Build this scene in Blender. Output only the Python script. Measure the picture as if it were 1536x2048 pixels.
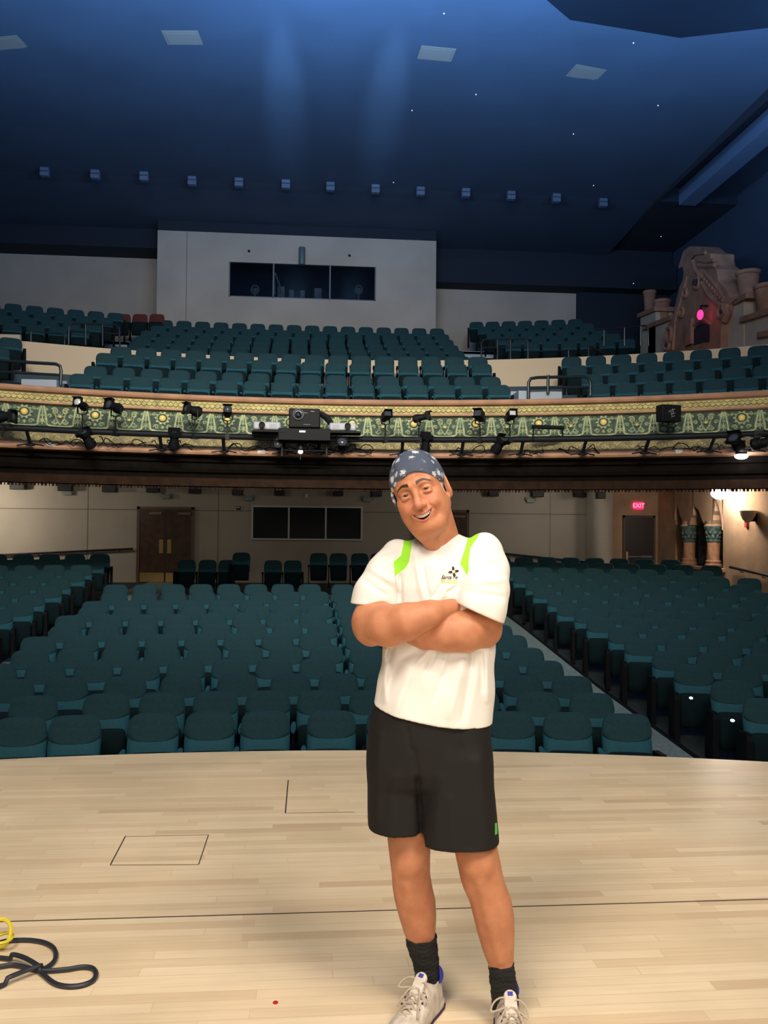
import bpy, bmesh, math, random
import numpy as np
from math import sin, cos, pi, radians, sqrt, atan2, floor
from mathutils import Vector, Matrix, bvhtree
random.seed(7)
S = bpy.context.scene
C = S.collection
for o in list(bpy.data.objects):
    bpy.data.objects.remove(o)

# ------------------------------------------------------------------ camera
FPX = 1680.0
YAW, PITCH, ROLL = radians(5.0), radians(1.1), radians(.52)
CAMP = Vector((0, 0, 1.57))
RM = Matrix.Rotation(-YAW, 3, 'Z') @ Matrix.Rotation(pi/2+PITCH, 3, 'X') @ Matrix.Rotation(ROLL, 3, 'Z')
cd = bpy.data.cameras.new('camera')
cam = bpy.data.objects.new('camera', cd)
C.objects.link(cam)
cam.matrix_world = Matrix.Translation(CAMP) @ RM.to_4x4()
cd.sensor_fit = 'VERTICAL'
cd.sensor_height = 36
cd.sensor_width = 36
cd.lens = FPX/2048*36
cd.clip_end = 200
cd.clip_start = .05
S.camera = cam
S.view_settings.view_transform = 'Standard'
S.view_settings.look = 'None'
S.view_settings.gamma = 1
S.view_settings.use_curve_mapping = False
S.view_settings.exposure = 0.0

# ------------------------------------------------------------------ light
w = bpy.data.worlds.new('world')
S.world = w
w.use_nodes = True
w.node_tree.nodes['Background'].inputs[0].default_value = (.10, .16, .30, 1)
w.node_tree.nodes['Background'].inputs[1].default_value = .04


def lamp(name, kind, loc, target, power, color, **kw):
    l = bpy.data.lights.new(name, kind)
    l.energy = power
    l.color = color
    for k, v in kw.items():
        setattr(l, k, v)
    o = bpy.data.objects.new(name, l)
    C.objects.link(o)
    o.location = loc
    if target is not None:
        o.rotation_euler = (Vector(target)-Vector(loc)).to_track_quat('-Z', 'Y').to_euler()
    return o


WARM = (1, .86, .66)
# stage work lights over and behind the photographer
lamp('stage_light_left', 'AREA', (-2.2, -1.2, 7.2), (.2, 3.2, .6), 430, (1, .86, .70), shape='DISK', size=2.4)
lamp('stage_light_right', 'AREA', (2.6, -.8, 7.0), (.6, 3.4, .6), 400, (1, .88, .72), shape='DISK', size=2.4)
lamp('face_fill_light', 'AREA', (.2, -3.0, 3.6), (.4, 2.8, 1.0), 150, (1, .90, .80), shape='DISK', size=3.0)  # added soft frontal fill for the face
# fill lamp added to brighten the balcony front
lamp('balcony_front_fill', 'AREA', (0, 3, 9.5), (0, 17.5, 4.2), 480, (1, .9, .74), shape='RECTANGLE', size=9, size_y=.5, spread=radians(70))
lamp('house_light', 'AREA', (0, 6, 10.5), (0, 13.0, 0), 60, (.72, .9, 1), shape='RECTANGLE', size=8, size_y=2, spread=radians(110))
# blue lamps added to give the plaster ceiling its bright gradient
for x, e in ((-9, 150), (-3.5, 190), (.6, 420), (4.5, 190), (9.5, 260)):
    lamp('ceiling_wash_fill', 'AREA', (x, 14.2, 8.6), (x, 14.9, 12.3), e*2.15, (.30, .58, 1), shape='RECTANGLE', size=2.5, size_y=.8)
for x in (-.75, 1.75):  # spots added to imitate lens flare streaks along the ceiling
    lamp('flare_streak_spot', 'SPOT', (x, 12.5, 11.2), (x*1.02, 21.0, 12.4), 8500, (.35, .65, 1), spot_size=radians(9), spot_blend=1, shadow_soft_size=.15)

# ------------------------------------------------------------------ projection of photo points to the place


def ray(px, py):
    return RM @ Vector(((px-768)/FPX, -(py-1024)/FPX, -1))


def ony(px, py, Y):
    d = ray(px, py)
    return CAMP + d*(Y/d.y)


def onx(px, py, X):
    d = ray(px, py)
    return CAMP + d*(X/d.x)


def onz(px, py, Z):
    d = ray(px, py)
    return CAMP + d*((Z-CAMP.z)/d.z)


def proj(p):
    q = RM.transposed() @ (Vector(p)-CAMP)
    if q.z > -.01:
        return None
    return 768-FPX*q.x/q.z, 1024+FPX*q.y/q.z


# ------------------------------------------------------------------ materials
def new_mat(name):
    m = bpy.data.materials.new(name)
    m.use_nodes = True
    return m, m.node_tree.nodes, m.node_tree.links, m.node_tree.nodes['Principled BSDF']


def mat(name, col, rough=.6, metal=0, var=.0, vscale=4, bump=0, bscale=80, emit=None, estr=0, spec=.5, dark=None, sheen=0):
    m, N, L, P = new_mat(name)
    P.inputs['Base Color'].default_value = (*col, 1)
    P.inputs['Roughness'].default_value = rough
    P.inputs['Metallic'].default_value = metal
    P.inputs['Specular IOR Level'].default_value = spec
    if sheen:
        P.inputs['Sheen Weight'].default_value = sheen
        P.inputs['Sheen Roughness'].default_value = .4
        P.inputs['Sheen Tint'].default_value = (*[min(1, c*3) for c in col], 1)
    if emit:
        P.inputs['Emission Color'].default_value = (*emit, 1)
        P.inputs['Emission Strength'].default_value = estr
    tc = N.new('ShaderNodeTexCoord')
    if var or dark:
        nz = N.new('ShaderNodeTexNoise')
        nz.inputs['Scale'].default_value = vscale
        nz.inputs['Detail'].default_value = 5
        L.new(tc.outputs['Object'], nz.inputs['Vector'])
        r = N.new('ShaderNodeValToRGB')
        d = dark or tuple(c*(1-var) for c in col)
        r.color_ramp.elements[0].position = .35
        r.color_ramp.elements[1].position = .65
        r.color_ramp.elements[0].color = (*d, 1)
        r.color_ramp.elements[1].color = (*[min(1, c*(1+var*.5)) for c in col], 1)
        L.new(nz.outputs['Fac'], r.inputs['Fac'])
        L.new(r.outputs['Color'], P.inputs['Base Color'])
    if bump:
        n2 = N.new('ShaderNodeTexNoise')
        n2.inputs['Scale'].default_value = bscale
        n2.inputs['Detail'].default_value = 3
        L.new(tc.outputs['Object'], n2.inputs['Vector'])
        b = N.new('ShaderNodeBump')
        b.inputs['Strength'].default_value = bump
        b.inputs['Distance'].default_value = .01
        L.new(n2.outputs['Fac'], b.inputs['Height'])
        L.new(b.outputs['Normal'], P.inputs['Normal'])
    return m


# ------------------------------------------------------------------ mesh building
class MB:
    def __init__(s):
        s.v = []
        s.f = []
        s.m = []

    def add(s, vs, fs, mi=0):
        o = len(s.v)
        s.v += [tuple(v) for v in vs]
        s.f += [tuple(i+o for i in f) for f in fs]
        s.m += [mi]*len(fs)
        return s

    def box(s, x0, x1, y0, y1, z0, z1, mi=0, M=None):
        vs = [Vector((x, y, z)) for z in (z0, z1) for y in (y0, y1) for x in (x0, x1)]
        if M is not None:
            vs = [M @ v for v in vs]
        return s.add(vs, [(0, 2, 3, 1), (4, 5, 7, 6), (0, 1, 5, 4), (2, 6, 7, 3), (0, 4, 6, 2), (1, 3, 7, 5)], mi)

    def prism(s, pts, axis, a, b, mi=0):
        """closed outline pts (2D) extruded along axis from a to b"""
        def mk(p, t):
            if axis == 'x':
                return (t, p[0], p[1])
            if axis == 'y':
                return (p[0], t, p[1])
            return (p[0], p[1], t)
        n = len(pts)
        vs = [mk(p, a) for p in pts]+[mk(p, b) for p in pts]
        fs = [tuple(range(n))[::-1], tuple(range(n, 2*n))]+[(i, (i+1) % n, n+(i+1) % n, n+i) for i in range(n)]
        return s.add(vs, fs, mi)

    def tube(s, path, r, n=8, mi=0, closed=False, cap=True):
        path = [Vector(p) for p in path]
        k = len(path)
        rr = r if isinstance(r, (list, tuple)) else [r]*k
        vs = []
        up = None
        for i, p in enumerate(path):
            if closed:
                t = path[(i+1) % k]-path[i-1]
            else:
                t = path[min(i+1, k-1)]-path[max(i-1, 0)]
            if t.length < 1e-9:
                t = Vector((0, 0, 1))
            t.normalize()
            if up is None:
                up = Vector((0, 0, 1)) if abs(t.z) < .9 else Vector((0, 1, 0))
            a = t.cross(up)
            if a.length < 1e-5:
                a = t.cross(Vector((1, .1, .2)))
            a.normalize()
            b = a.cross(t).normalized()
            up = b
            for j in range(n):
                q = 2*pi*j/n
                vs.append(p+(a*cos(q)+b*sin(q))*rr[i])
        fs = []
        for i in range(k if closed else k-1):
            i2 = (i+1) % k
            for j in range(n):
                j2 = (j+1) % n
                fs.append((i*n+j, i*n+j2, i2*n+j2, i2*n+j))
        if cap and not closed:
            fs.append(tuple(range(n))[::-1])
            fs.append(tuple((k-1)*n+j for j in range(n)))
        return s.add(vs, fs, mi)

    def lathe(s, prof, M=None, n=20, mi=0):
        """prof: (radius, height) pairs, turned about local z"""
        k = len(prof)
        vs = []
        for r, z in prof:
            for j in range(n):
                q = 2*pi*j/n
                v = Vector((r*cos(q), r*sin(q), z))
                vs.append(M @ v if M is not None else v)
        fs = [(i*n+j, i*n+(j+1) % n, (i+1)*n+(j+1) % n, (i+1)*n+j) for i in range(k-1) for j in range(n)]
        fs.append(tuple(range(n))[::-1])
        fs.append(tuple((k-1)*n+j for j in range(n)))
        return s.add(vs, fs, mi)

    def ball(s, c, r, n=12, mi=0, sc=(1, 1, 1), M=None):
        k = n//2+1
        vs = []
        for i in range(k+1):
            a = pi*i/k
            for j in range(n):
                q = 2*pi*j/n
                v = Vector((r*sc[0]*sin(a)*cos(q), r*sc[1]*sin(a)*sin(q), r*sc[2]*cos(a)))
                if M is not None:
                    v = M @ v
                vs.append(v+Vector(c))
        fs = [(i*n+j, (i+1)*n+j, (i+1)*n+(j+1) % n, i*n+(j+1) % n) for i in range(k) for j in range(n)]
        return s.add(vs, fs, mi)

    def mesh(s, name, mats, smooth=False):
        me = bpy.data.meshes.new(name)
        me.from_pydata(s.v, [], s.f)
        ms = mats if isinstance(mats, (list, tuple)) else [mats]
        for m in ms:
            me.materials.append(m)
        if len(ms) > 1:
            me.polygons.foreach_set('material_index', s.m)
        if smooth:
            me.polygons.foreach_set('use_smooth', [True]*len(me.polygons))
        bm = bmesh.new()
        bm.from_mesh(me)
        bmesh.ops.remove_doubles(bm, verts=bm.verts, dist=1e-6)
        bmesh.ops.recalc_face_normals(bm, faces=bm.faces)
        bm.to_mesh(me)
        bm.free()
        return me

    def build(s, name, mats, parent=None, smooth=False, bevel=0, loc=None, sharp=None):
        me = s.mesh(name, mats, smooth or bool(bevel))
        o = bpy.data.objects.new(name, me)
        C.objects.link(o)
        if parent is not None:
            o.parent = parent
        if loc is not None:
            o.location = loc
        if bevel:
            b = o.modifiers.new('bevel', 'BEVEL')
            b.width = bevel
            b.segments = 2
            b.limit_method = 'ANGLE'
        if smooth or bevel:
            try:
                me.set_sharp_from_angle(angle=radians(sharp or 40))
            except Exception:
                pass
        return o


def tag(o, label, cat, group=None, kind=None):
    o['label'] = label
    o['category'] = cat
    if group:
        o['group'] = group
    if kind:
        o['kind'] = kind
    return o


def thing(name, label, cat, loc=(0, 0, 0), rz=0, group=None):
    o = bpy.data.objects.new(name, None)
    C.objects.link(o)
    o.location = loc
    o.rotation_euler = (0, 0, rz)
    o.empty_display_size = .1
    return tag(o, label, cat, group)


def struct(o, label=None, cat=None):
    o['kind'] = 'structure'
    if label:
        o['label'] = label
    if cat:
        o['category'] = cat
    return o


def copy_tree(o, parent=None):
    c = o.copy()
    C.objects.link(c)
    c.parent = parent
    for ch in list(o.children):
        copy_tree(ch, c)
    return c


# arcs of the house: everything curves about the stage
def arcpt(y0, R, x, dx0=0.0):
    """Y of an arc whose apex is (dx0, y0)"""
    return y0 - (R - sqrt(max(R*R-(x-dx0)**2, 0)))


def sweep_arc(mb, prof, y0, R, x0, x1, n=80, mi=0, off=None):
    """sweep a closed (d, z) profile, d = distance outward (away from stage), along the arc"""
    cx, cy = 0.0, y0-R
    a0 = math.asin(x0/R)
    a1 = math.asin(x1/R)
    k = len(prof)
    vs = []
    for i in range(n+1):
        a = a0+(a1-a0)*i/n
        for d, z in prof:
            vs.append((cx+(R+d)*sin(a), cy+(R+d)*cos(a), z))
    fs = [(i*k+j, (i+1)*k+j, (i+1)*k+(j+1) % k, i*k+(j+1) % k) for i in range(n) for j in range(k)]
    fs.append(tuple(range(k)))
    fs.append(tuple(n*k+j for j in range(k))[::-1])
    mb.add(vs, fs, mi)
# ------------------------------------------------------------------ setting
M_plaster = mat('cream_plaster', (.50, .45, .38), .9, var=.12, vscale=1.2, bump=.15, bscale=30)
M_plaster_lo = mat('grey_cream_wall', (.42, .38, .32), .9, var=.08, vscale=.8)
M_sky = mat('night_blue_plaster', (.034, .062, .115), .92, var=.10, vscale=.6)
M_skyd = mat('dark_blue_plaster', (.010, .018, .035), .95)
M_beam = mat('blue_lit_cove', (.10, .17, .30), .9)  # blue light on the ledge put into a paler colour
M_black = mat('black_paint', (.006, .007, .010), .6, spec=.2)
M_blackm = mat('black_metal', (.008, .010, .014), .5, spec=.25)
M_tan = mat('painted_tan_moulding', (.45, .25, .15), .6, var=.2, vscale=3)
M_terra = mat('terracotta_plaster', (.34, .19, .13), .85, var=.25, vscale=2.5, bump=.4, bscale=12)
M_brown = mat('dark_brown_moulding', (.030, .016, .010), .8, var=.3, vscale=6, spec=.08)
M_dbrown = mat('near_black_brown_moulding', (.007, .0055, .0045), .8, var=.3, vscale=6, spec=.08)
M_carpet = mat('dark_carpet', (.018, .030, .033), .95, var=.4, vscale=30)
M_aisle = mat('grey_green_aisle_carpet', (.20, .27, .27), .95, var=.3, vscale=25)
M_nosing = mat('pale_stair_nosing', (.35, .42, .52), .8)
M_gold = mat('gilded_plaster', (.55, .50, .22), .5, var=.35, vscale=9)
M_green = mat('patina_green_ground', (.045, .085, .060), .7, var=.5, vscale=14)
M_lime = mat('pale_green_gilt_relief', (.46, .50, .27), .5, dark=(.20, .30, .19), vscale=10)
M_boss = mat('golden_boss', (.85, .65, .2), .35)  # bosses in plain gold colour
M_rail = mat('dark_metal_rail', (.03, .045, .055), .35, metal=.6)
M_wood = mat('dark_walnut_door', (.085, .045, .030), .4, var=.35, vscale=5)
M_brass = mat('brass', (.80, .55, .22), .35, metal=.9)
M_glassd = mat('dark_window_glass', (.006, .008, .010), .35, spec=.2)
M_white = mat('white_frame_paint', (.6, .6, .57), .5)


# maple stage floor: boards running across, joints and seams
def maple():
    m, N, L, P = new_mat('maple_stage_boards')
    tc = N.new('ShaderNodeTexCoord')
    bt = N.new('ShaderNodeTexBrick')
    bt.offset = .0
    bt.offset_frequency = 3
    bt.squash = 1
    bt.inputs['Scale'].default_value = 1
    bt.inputs['Brick Width'].default_value = .95
    bt.inputs['Row Height'].default_value = .057
    bt.inputs['Mortar Size'].default_value = .0012
    bt.inputs['Mortar Smooth'].default_value = .3
    bt.inputs['Bias'].default_value = 0
    bt.inputs['Color1'].default_value = (.0, .0, .0, 1)
    bt.inputs['Color2'].default_value = (1, 1, 1, 1)
    bt.inputs['Mortar'].default_value = (.5, .5, .5, 1)
    sx = N.new('ShaderNodeSeparateXYZ')
    L.new(tc.outputs['Object'], sx.inputs[0])
    dv = N.new('ShaderNodeMath')
    dv.operation = 'DIVIDE'
    dv.inputs[1].default_value = .057
    L.new(sx.outputs['Y'], dv.inputs[0])
    fl = N.new('ShaderNodeMath')
    fl.operation = 'FLOOR'
    L.new(dv.outputs[0], fl.inputs[0])
    wn_ = N.new('ShaderNodeTexWhiteNoise')
    wn_.noise_dimensions = '1D'
    L.new(fl.outputs[0], wn_.inputs['W'])
    ml = N.new('ShaderNodeMath')
    ml.operation = 'MULTIPLY_ADD'
    ml.inputs[1].default_value = 3.7
    L.new(wn_.outputs['Value'], ml.inputs[0])
    L.new(sx.outputs['X'], ml.inputs[2])
    cx_ = N.new('ShaderNodeCombineXYZ')
    L.new(ml.outputs[0], cx_.inputs['X'])
    L.new(sx.outputs['Y'], cx_.inputs['Y'])
    L.new(cx_.outputs[0], bt.inputs['Vector'])
    ramp = N.new('ShaderNodeValToRGB')
    e = ramp.color_ramp.elements
    e[0].color = (.70, .53, .345, 1)
    e[1].color = (.91, .75, .53, 1)
    x = e.new(.5)
    x.color = (.85, .69, .47, 1)
    x = e.new(.15)
    x.color = (.80, .63, .42, 1)
    L.new(bt.outputs['Color'], ramp.inputs['Fac'])
    mp = N.new('ShaderNodeMapping')
    mp.inputs['Scale'].default_value = (1.2, 26, 1)
    L.new(tc.outputs['Object'], mp.inputs['Vector'])
    nz = N.new('ShaderNodeTexNoise')
    nz.inputs['Scale'].default_value = 2.2
    nz.inputs['Detail'].default_value = 7
    L.new(mp.outputs['Vector'], nz.inputs['Vector'])
    mx = N.new('ShaderNodeMix')
    mx.data_type = 'RGBA'
    mx.blend_type = 'MULTIPLY'
    mx.inputs[0].default_value = .4
    r2 = N.new('ShaderNodeValToRGB')
    r2.color_ramp.elements[0].position = .3
    r2.color_ramp.elements[1].position = .7
    r2.color_ramp.elements[0].color = (.80, .77, .72, 1)
    r2.color_ramp.elements[1].color = (1.08, 1.06, 1.03, 1)
    L.new(nz.outputs['Fac'], r2.inputs['Fac'])
    L.new(ramp.outputs['Color'], mx.inputs[6])
    L.new(r2.outputs['Color'], mx.inputs[7])
    # scuffs
    n3 = N.new('ShaderNodeTexNoise')
    n3.inputs['Scale'].default_value = 1.3
    n3.inputs['Detail'].default_value = 4
    L.new(tc.outputs['Object'], n3.inputs['Vector'])
    r3 = N.new('ShaderNodeValToRGB')
    r3.color_ramp.elements[0].position = .35
    r3.color_ramp.elements[1].position = .6
    r3.color_ramp.elements[0].color = (.86, .88, .88, 1)
    r3.color_ramp.elements[1].color = (1, 1, 1, 1)
    L.new(n3.outputs['Fac'], r3.inputs['Fac'])
    m2 = N.new('ShaderNodeMix')
    m2.data_type = 'RGBA'
    m2.blend_type = 'MULTIPLY'
    m2.inputs[0].default_value = 1
    L.new(mx.outputs[2], m2.inputs[6])
    L.new(r3.outputs['Color'], m2.inputs[7])
    # joints
    m3 = N.new('ShaderNodeMix')
    m3.data_type = 'RGBA'
    m3.inputs[7].default_value = (.50, .36, .23, 1)
    mm = N.new('ShaderNodeMath')
    mm.operation = 'MULTIPLY'
    mm.inputs[1].default_value = .55
    L.new(bt.outputs['Fac'], mm.inputs[0])
    L.new(mm.outputs[0], m3.inputs[0])
    L.new(m2.outputs[2], m3.inputs[6])
    L.new(m3.outputs[2], P.inputs['Base Color'])
    P.inputs['Roughness'].default_value = .30
    P.inputs['Specular IOR Level'].default_value = .42
    return m


M_maple = maple()
# stage with its bowed apron
pts = [(-9, -6)]
X0s, Y0s, Rs = -.3, 5.97, 13.0
apr = [(-9+18*i/90) for i in range(91)]
outline = [(-9, -6)]+[(x, arcpt(Y0s, Rs, x, X0s)) for x in apr]+[(9, -6)]
mb = MB()
mb.prism(outline[::-1], 'z', -.05, 0)
stage = struct(mb.build('floor_stage', M_maple), 'pale maple board stage floor with bowed front edge', 'floor')
mb = MB()
fr = [(x, arcpt(Y0s, Rs, x, X0s)) for x in apr]
for (xa, ya), (xb, yb) in zip(fr, fr[1:]):
    mb.add([(xa, ya-.06, -1.25), (xb, yb-.06, -1.25), (xb, yb-.06, -.052), (xa, ya-.06, -.052)], [(0, 1, 2, 3)])
struct(mb.build('wall_stage_front', M_black), 'black face below the bowed stage edge', 'wall')
# seams and trap doors cut into the boards
mb = MB()
def seam(a, b, wd, z=.0006):
    a, b = Vector((a[0], a[1], 0)), Vector((b[0], b[1], 0))
    t = (b-a).normalized()
    n = Vector((-t.y, t.x, 0))*wd/2
    mb.add([(a-n)+Vector((0, 0, z)), (b-n)+Vector((0, 0, z)), (b+n)+Vector((0, 0, z)), (a+n)+Vector((0, 0, z))], [(0, 1, 2, 3)])
M_seam = mat('dark_floor_seam', (.045, .030, .020), .8)
M_seaml = mat('brown_floor_seam', (.30, .20, .12), .8)
seam((-4.5, 3.48), (5.5, 3.45), .008)
seam((-.905, 4.01), (-.915, 4.38), .006)
seam((-.50, 3.99), (-.50, 4.37), .005)
seam((-.12, 4.67), (-.12, 5.28), .007)
struct(mb.build('trim_floor_seams', M_seam), 'dark seam lines and trap door joints in the stage boards', 'floor joint')
mb = MB()
seam((-.905, 4.01), (-.5, 3.99), .008, .0009)
seam((-.915, 4.37), (-.5, 4.37), .007, .0009)
seam((-.12, 4.67), (.26, 4.665), .007, .0009)
struct(mb.build('trim_trap_joints', M_seaml), 'thin brown trap door joints in the stage boards', 'floor joint')

# raked house floor
def zfloor(Y):
    P = [(5, -1.32), (8.4, -1.2), (12.75, -.95), (18, -.53), (22, -.27), (29, -.27)]
    for (a, za), (b, zb) in zip(P, P[1:]):
        if Y <= b:
            return za+(zb-za)*(Y-a)/(b-a)
    return -.27


def floor_strip(name, xa, xb, m, dz=0.0, label=None):
    mb = MB()
    ys = [5+i*.5 for i in range(49)]
    vs = []
    for y in ys:
        vs += [(xa, y, zfloor(y)+dz), (xb, y, zfloor(y)+dz)]
    fs = [(2*i, 2*i+1, 2*i+3, 2*i+2) for i in range(len(ys)-1)]
    mb.add(vs, fs)
    return struct(mb.build(name, m), label, 'floor')


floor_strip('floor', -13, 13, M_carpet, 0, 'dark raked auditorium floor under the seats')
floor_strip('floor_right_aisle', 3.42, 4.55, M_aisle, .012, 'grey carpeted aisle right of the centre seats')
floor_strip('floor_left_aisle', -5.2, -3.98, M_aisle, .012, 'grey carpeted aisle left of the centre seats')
mb = MB()
ys = [5+i*.5 for i in range(40)]
for y0, y1 in zip(ys, ys[1:]):
    for x in (4.55,):
        mb.add([(x, y0, zfloor(y0)), (x+.03, y0, zfloor(y0)), (x+.03, y0, zfloor(y0)+.05), (x, y0, zfloor(y0)+.05),
                (x, y1, zfloor(y1)), (x+.03, y1, zfloor(y1)), (x+.03, y1, zfloor(y1)+.05), (x, y1, zfloor(y1)+.05)],
               [(0, 1, 5, 4), (1, 2, 6, 5), (2, 3, 7, 6), (3, 0, 4, 7)])
struct(mb.build('baseboard_aisle', M_black), 'black edge strip along the right aisle', 'edge strip')
# pale step nosings on the upper end of the left aisle
mb = MB()
for Y in (15.2, 16.3, 17.4, 18.5, 19.6, 20.7):
    mb.box(-5.15, -4.02, Y, Y+.45, zfloor(Y)+.01, zfloor(Y)+.03)
struct(mb.build('trim_aisle_steps', mat('pale_step_carpet', (.26, .30, .31), .9)), 'pale step edges in the left aisle', 'steps')

# --- rear wall of the stalls (below the balcony)
YB = 28.0
mb = MB()
mb.box(-13, 9.5, YB, YB+.3, -.4, 4.2)
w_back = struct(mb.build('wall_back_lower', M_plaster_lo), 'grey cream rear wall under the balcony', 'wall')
# horizontal and vertical panel joints
mb = MB()
zj = ony(600, 1023, YB).z
mb.box(-13, 9.5, YB-.008, YB+.01, zj-.015, zj+.015)
for px in (175, 436, 1100):
    X = ony(px, 1060, YB).x
    mb.box(X-.01, X+.01, YB-.008, YB+.01, -.3, 3.2)
struct(mb.build('trim_wall_joints', mat('wall_joint', (.20, .18, .15), .9)), 'thin panel joints in the rear wall', 'wall joint')
# rounded corner column and alcove with the exit door
mb = MB()
xa, xb = ony(1187, 1100, 27).x, ony(1226, 1100, 27).x
mb.lathe([((xb-xa)/2, -.4), ((xb-xa)/2, 4.2)], Matrix.Translation(((xa+xb)/2, 27.05, 0)), 32)
struct(mb.build('wall_column', M_plaster_lo, smooth=True), 'rounded cream corner column beside the exit door', 'column')
mb = MB()
mb.box(xb-.1, 11.9, 27, 27.3, -.4, 4.2)
M_tanwall = mat('tan_plaster_wall', (.42, .27, .17), .9, var=.15, vscale=2, bump=.3, bscale=10)
struct(mb.build('wall_alcove', M_tanwall), 'tan wall around the exit door', 'wall')
mb = MB()
mb.box(xa+.05, xb-.05, 27.1, 28, -.4, 4.2)
struct(mb.build('wall_return', M_plaster_lo), 'short wall return behind the column', 'wall')
XR = 11.5
# side walls below the balcony
nz0, nz1 = onx(1440, 1150, XR), onx(1330, 1000, XR)
NY0, NY1 = onx(1446, 1100, XR).y, onx(1351, 1100, XR).y
NZ0, NZ1 = onx(1443, 1136, XR).z, onx(1443, 985, XR).z
mb = MB()
mb.box(XR, XR+.5, 5, NY0, -1.6, 4.2)
mb.box(XR, XR+.5, NY1, 27.1, -1.6, 4.2)
mb.box(XR, XR+.5, NY0, NY1, -1.6, NZ0)
# scalloped arch head of the niche
n = 3
wd = (NY1-NY0)/n
zc = NZ1
top = [(NY0, 4.2)]
out = [(NY0, 4.2)]
for px, py in ((1446, 1060), (1445, 1045), (1442, 1025), (1438, 1010), (1432, 999), (1429, 1003), (1429, 1012), (1431, 1022), (1427, 1030), (1428, 1040), (1424, 1052), (1412, 1052), (1407, 1042), (1403, 1032), (1399, 1020), (1394, 1016), (1391, 1009), (1387, 1018), (1388, 1030), (1384, 1036), (1381, 1050), (1370, 1052), (1366, 1040), (1361, 1030), (1359, 1018), (1355, 1011), (1352, 1024), (1351, 1040)):
    p = onx(px, py, XR)
    out.append((p.y, p.z))
out += [(NY1, 4.2)]
# build as strips to stay convex
for (ya, za), (yb, zb) in zip(out[1:-1], out[2:]):
    if abs(yb-ya) > 1e-6:
        mb.add([(XR-.03, ya, za), (XR-.03, yb, zb), (XR-.03, yb, 4.2), (XR-.03, ya, 4.2),
                (XR+.3, ya, za), (XR+.3, yb, zb), (XR+.3, yb, 4.2), (XR+.3, ya, 4.2)], [(0, 1, 2, 3), (0, 4, 5, 1), (5, 4, 7, 6)])
struct(mb.build('wall_right', M_tanwall), 'tan plaster right wall with a scalloped arched niche', 'wall')
mb = MB()
mb.box(XR+.75, XR+.8, NY0-.5, NY1+.5, NZ0-.5, 4.2)
mb.box(XR+.3, XR+.8, NY0-.6, NY0-.1, NZ0-.5, 4.2)
mb.box(XR+.3, XR+.8, NY1+.1, NY1+.6, NZ0-.5, 4.2)
M_mural = mat('mottled_grey_green_mural', (.15, .17, .14), .8, dark=(.022, .020, .030), vscale=2.2)
struct(mb.build('wall_niche', M_mural), 'dark mottled grey painting at the back of the niche', 'wall')
mb = MB()
mb.box(XR-.12, XR+.75, NY0-.15, NY1+.1, NZ0-.12, NZ0)
mb.build('niche_sill', M_terra, bevel=.02)
o = bpy.data.objects['niche_sill']
struct(o, 'brown sill under the niche columns', 'sill')
mb = MB()
mb.box(-12.1, -11.7, 5, 28.2, -1.6, 4.2)
struct(mb.build('wall_left', M_tanwall), 'tan plaster left wall', 'wall')

# twisted columns in the niche
M_twist = mat('terracotta_twisted_shaft', (.46, .23, .13), .6, var=.2, vscale=8)
M_cap = mat('verdigris_capital', (.10, .17, .15), .6, dark=(.03, .05, .05), vscale=12)


def niche_column(px, label):
    p = onx(px, 1130, XR+.05)
    H = onx(px, 1100, XR).z
    t = thing('twisted_column', label, 'column', (XR+.12, p.y, NZ0), 0, 'columns in the arched niche')
    h = onx(px, 1083, XR+.1).z-NZ0
    h2 = onx(px, 1052, XR+.1).z-NZ0
    rad = .175
    mb = MB()
    mb.lathe([(rad*1.35, 0), (rad*1.35, .07), (rad*1.15, .09), (rad*1.25, .16), (rad*1.02, .2), (rad, .22)], n=28)
    mb.build('base', M_twist, t, smooth=True)
    mb = MB()
    k, n = 40, 36
    vs = []
    for i in range(k+1):
        z = .21+(h-.21)*i/k
        for j in range(n):
            q = 2*pi*j/n
            r = rad*(.96+.09*abs(sin(2.5*(q)+z*4.5)))
            vs.append((r*cos(q), r*sin(q), z))
    mb.add(vs, [(i*n+j, i*n+(j+1) % n, (i+1)*n+(j+1) % n, (i+1)*n+j) for i in range(k) for j in range(n)])
    mb.build('shaft', M_twist, t, smooth=True)
    mb = MB()
    mb.lathe([(rad*1.05, h-.02), (rad*1.15, h), (rad*1.15, h+.04), (rad*.95, h+.06), (rad*1.0, h+.15), (rad*1.45, h2-.08), (rad*1.5, h2-.06), (rad*1.5, h2)], n=28)
    for j in range(9):
        q = 2*pi*j/9
        for lv, (zz, rr) in enumerate(((h+.14, .17), (h+.26, .20))):
            mb.ball((cos(q+lv*.35)*rr, sin(q+lv*.35)*rr, zz), .048, 8, sc=(1, 1, 1.5))
    mb.build('capital', M_cap, t, smooth=True)
    mb = MB()
    zz = h2
    mb.lathe([(rad*1.5, zz), (rad*1.2, zz+.06), (rad*1.4, zz+.14)], n=20)
    mb.build('springer', M_tanwall, t, smooth=True)


niche_column(1374, 'spiral terracotta column with green capital, farther of the two in the niche')
niche_column(1422, 'spiral terracotta column with green capital, nearest the bright wall lamp')

# --- underside of the balcony
R0, A0 = 17.0, 17.7
mb = MB()
k = 60
vs = []
for i in range(k+1):
    x = -11.7+23.2*i/k
    y = arcpt(A0, R0, x)
    vs += [(x, y+.5, 2.62), (x, 28.2, 3.35)]
mb.add(vs, [(2*i, 2*i+1, 2*i+3, 2*i+2) for i in range(k)])
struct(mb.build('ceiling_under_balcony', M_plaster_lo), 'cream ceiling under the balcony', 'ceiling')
XA, XB_ = -11.6, 11.4
# balcony front in horizontal bands


def zb(py, px=770, Y=17.6):
    return ony(px, py, Y).z


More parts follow.
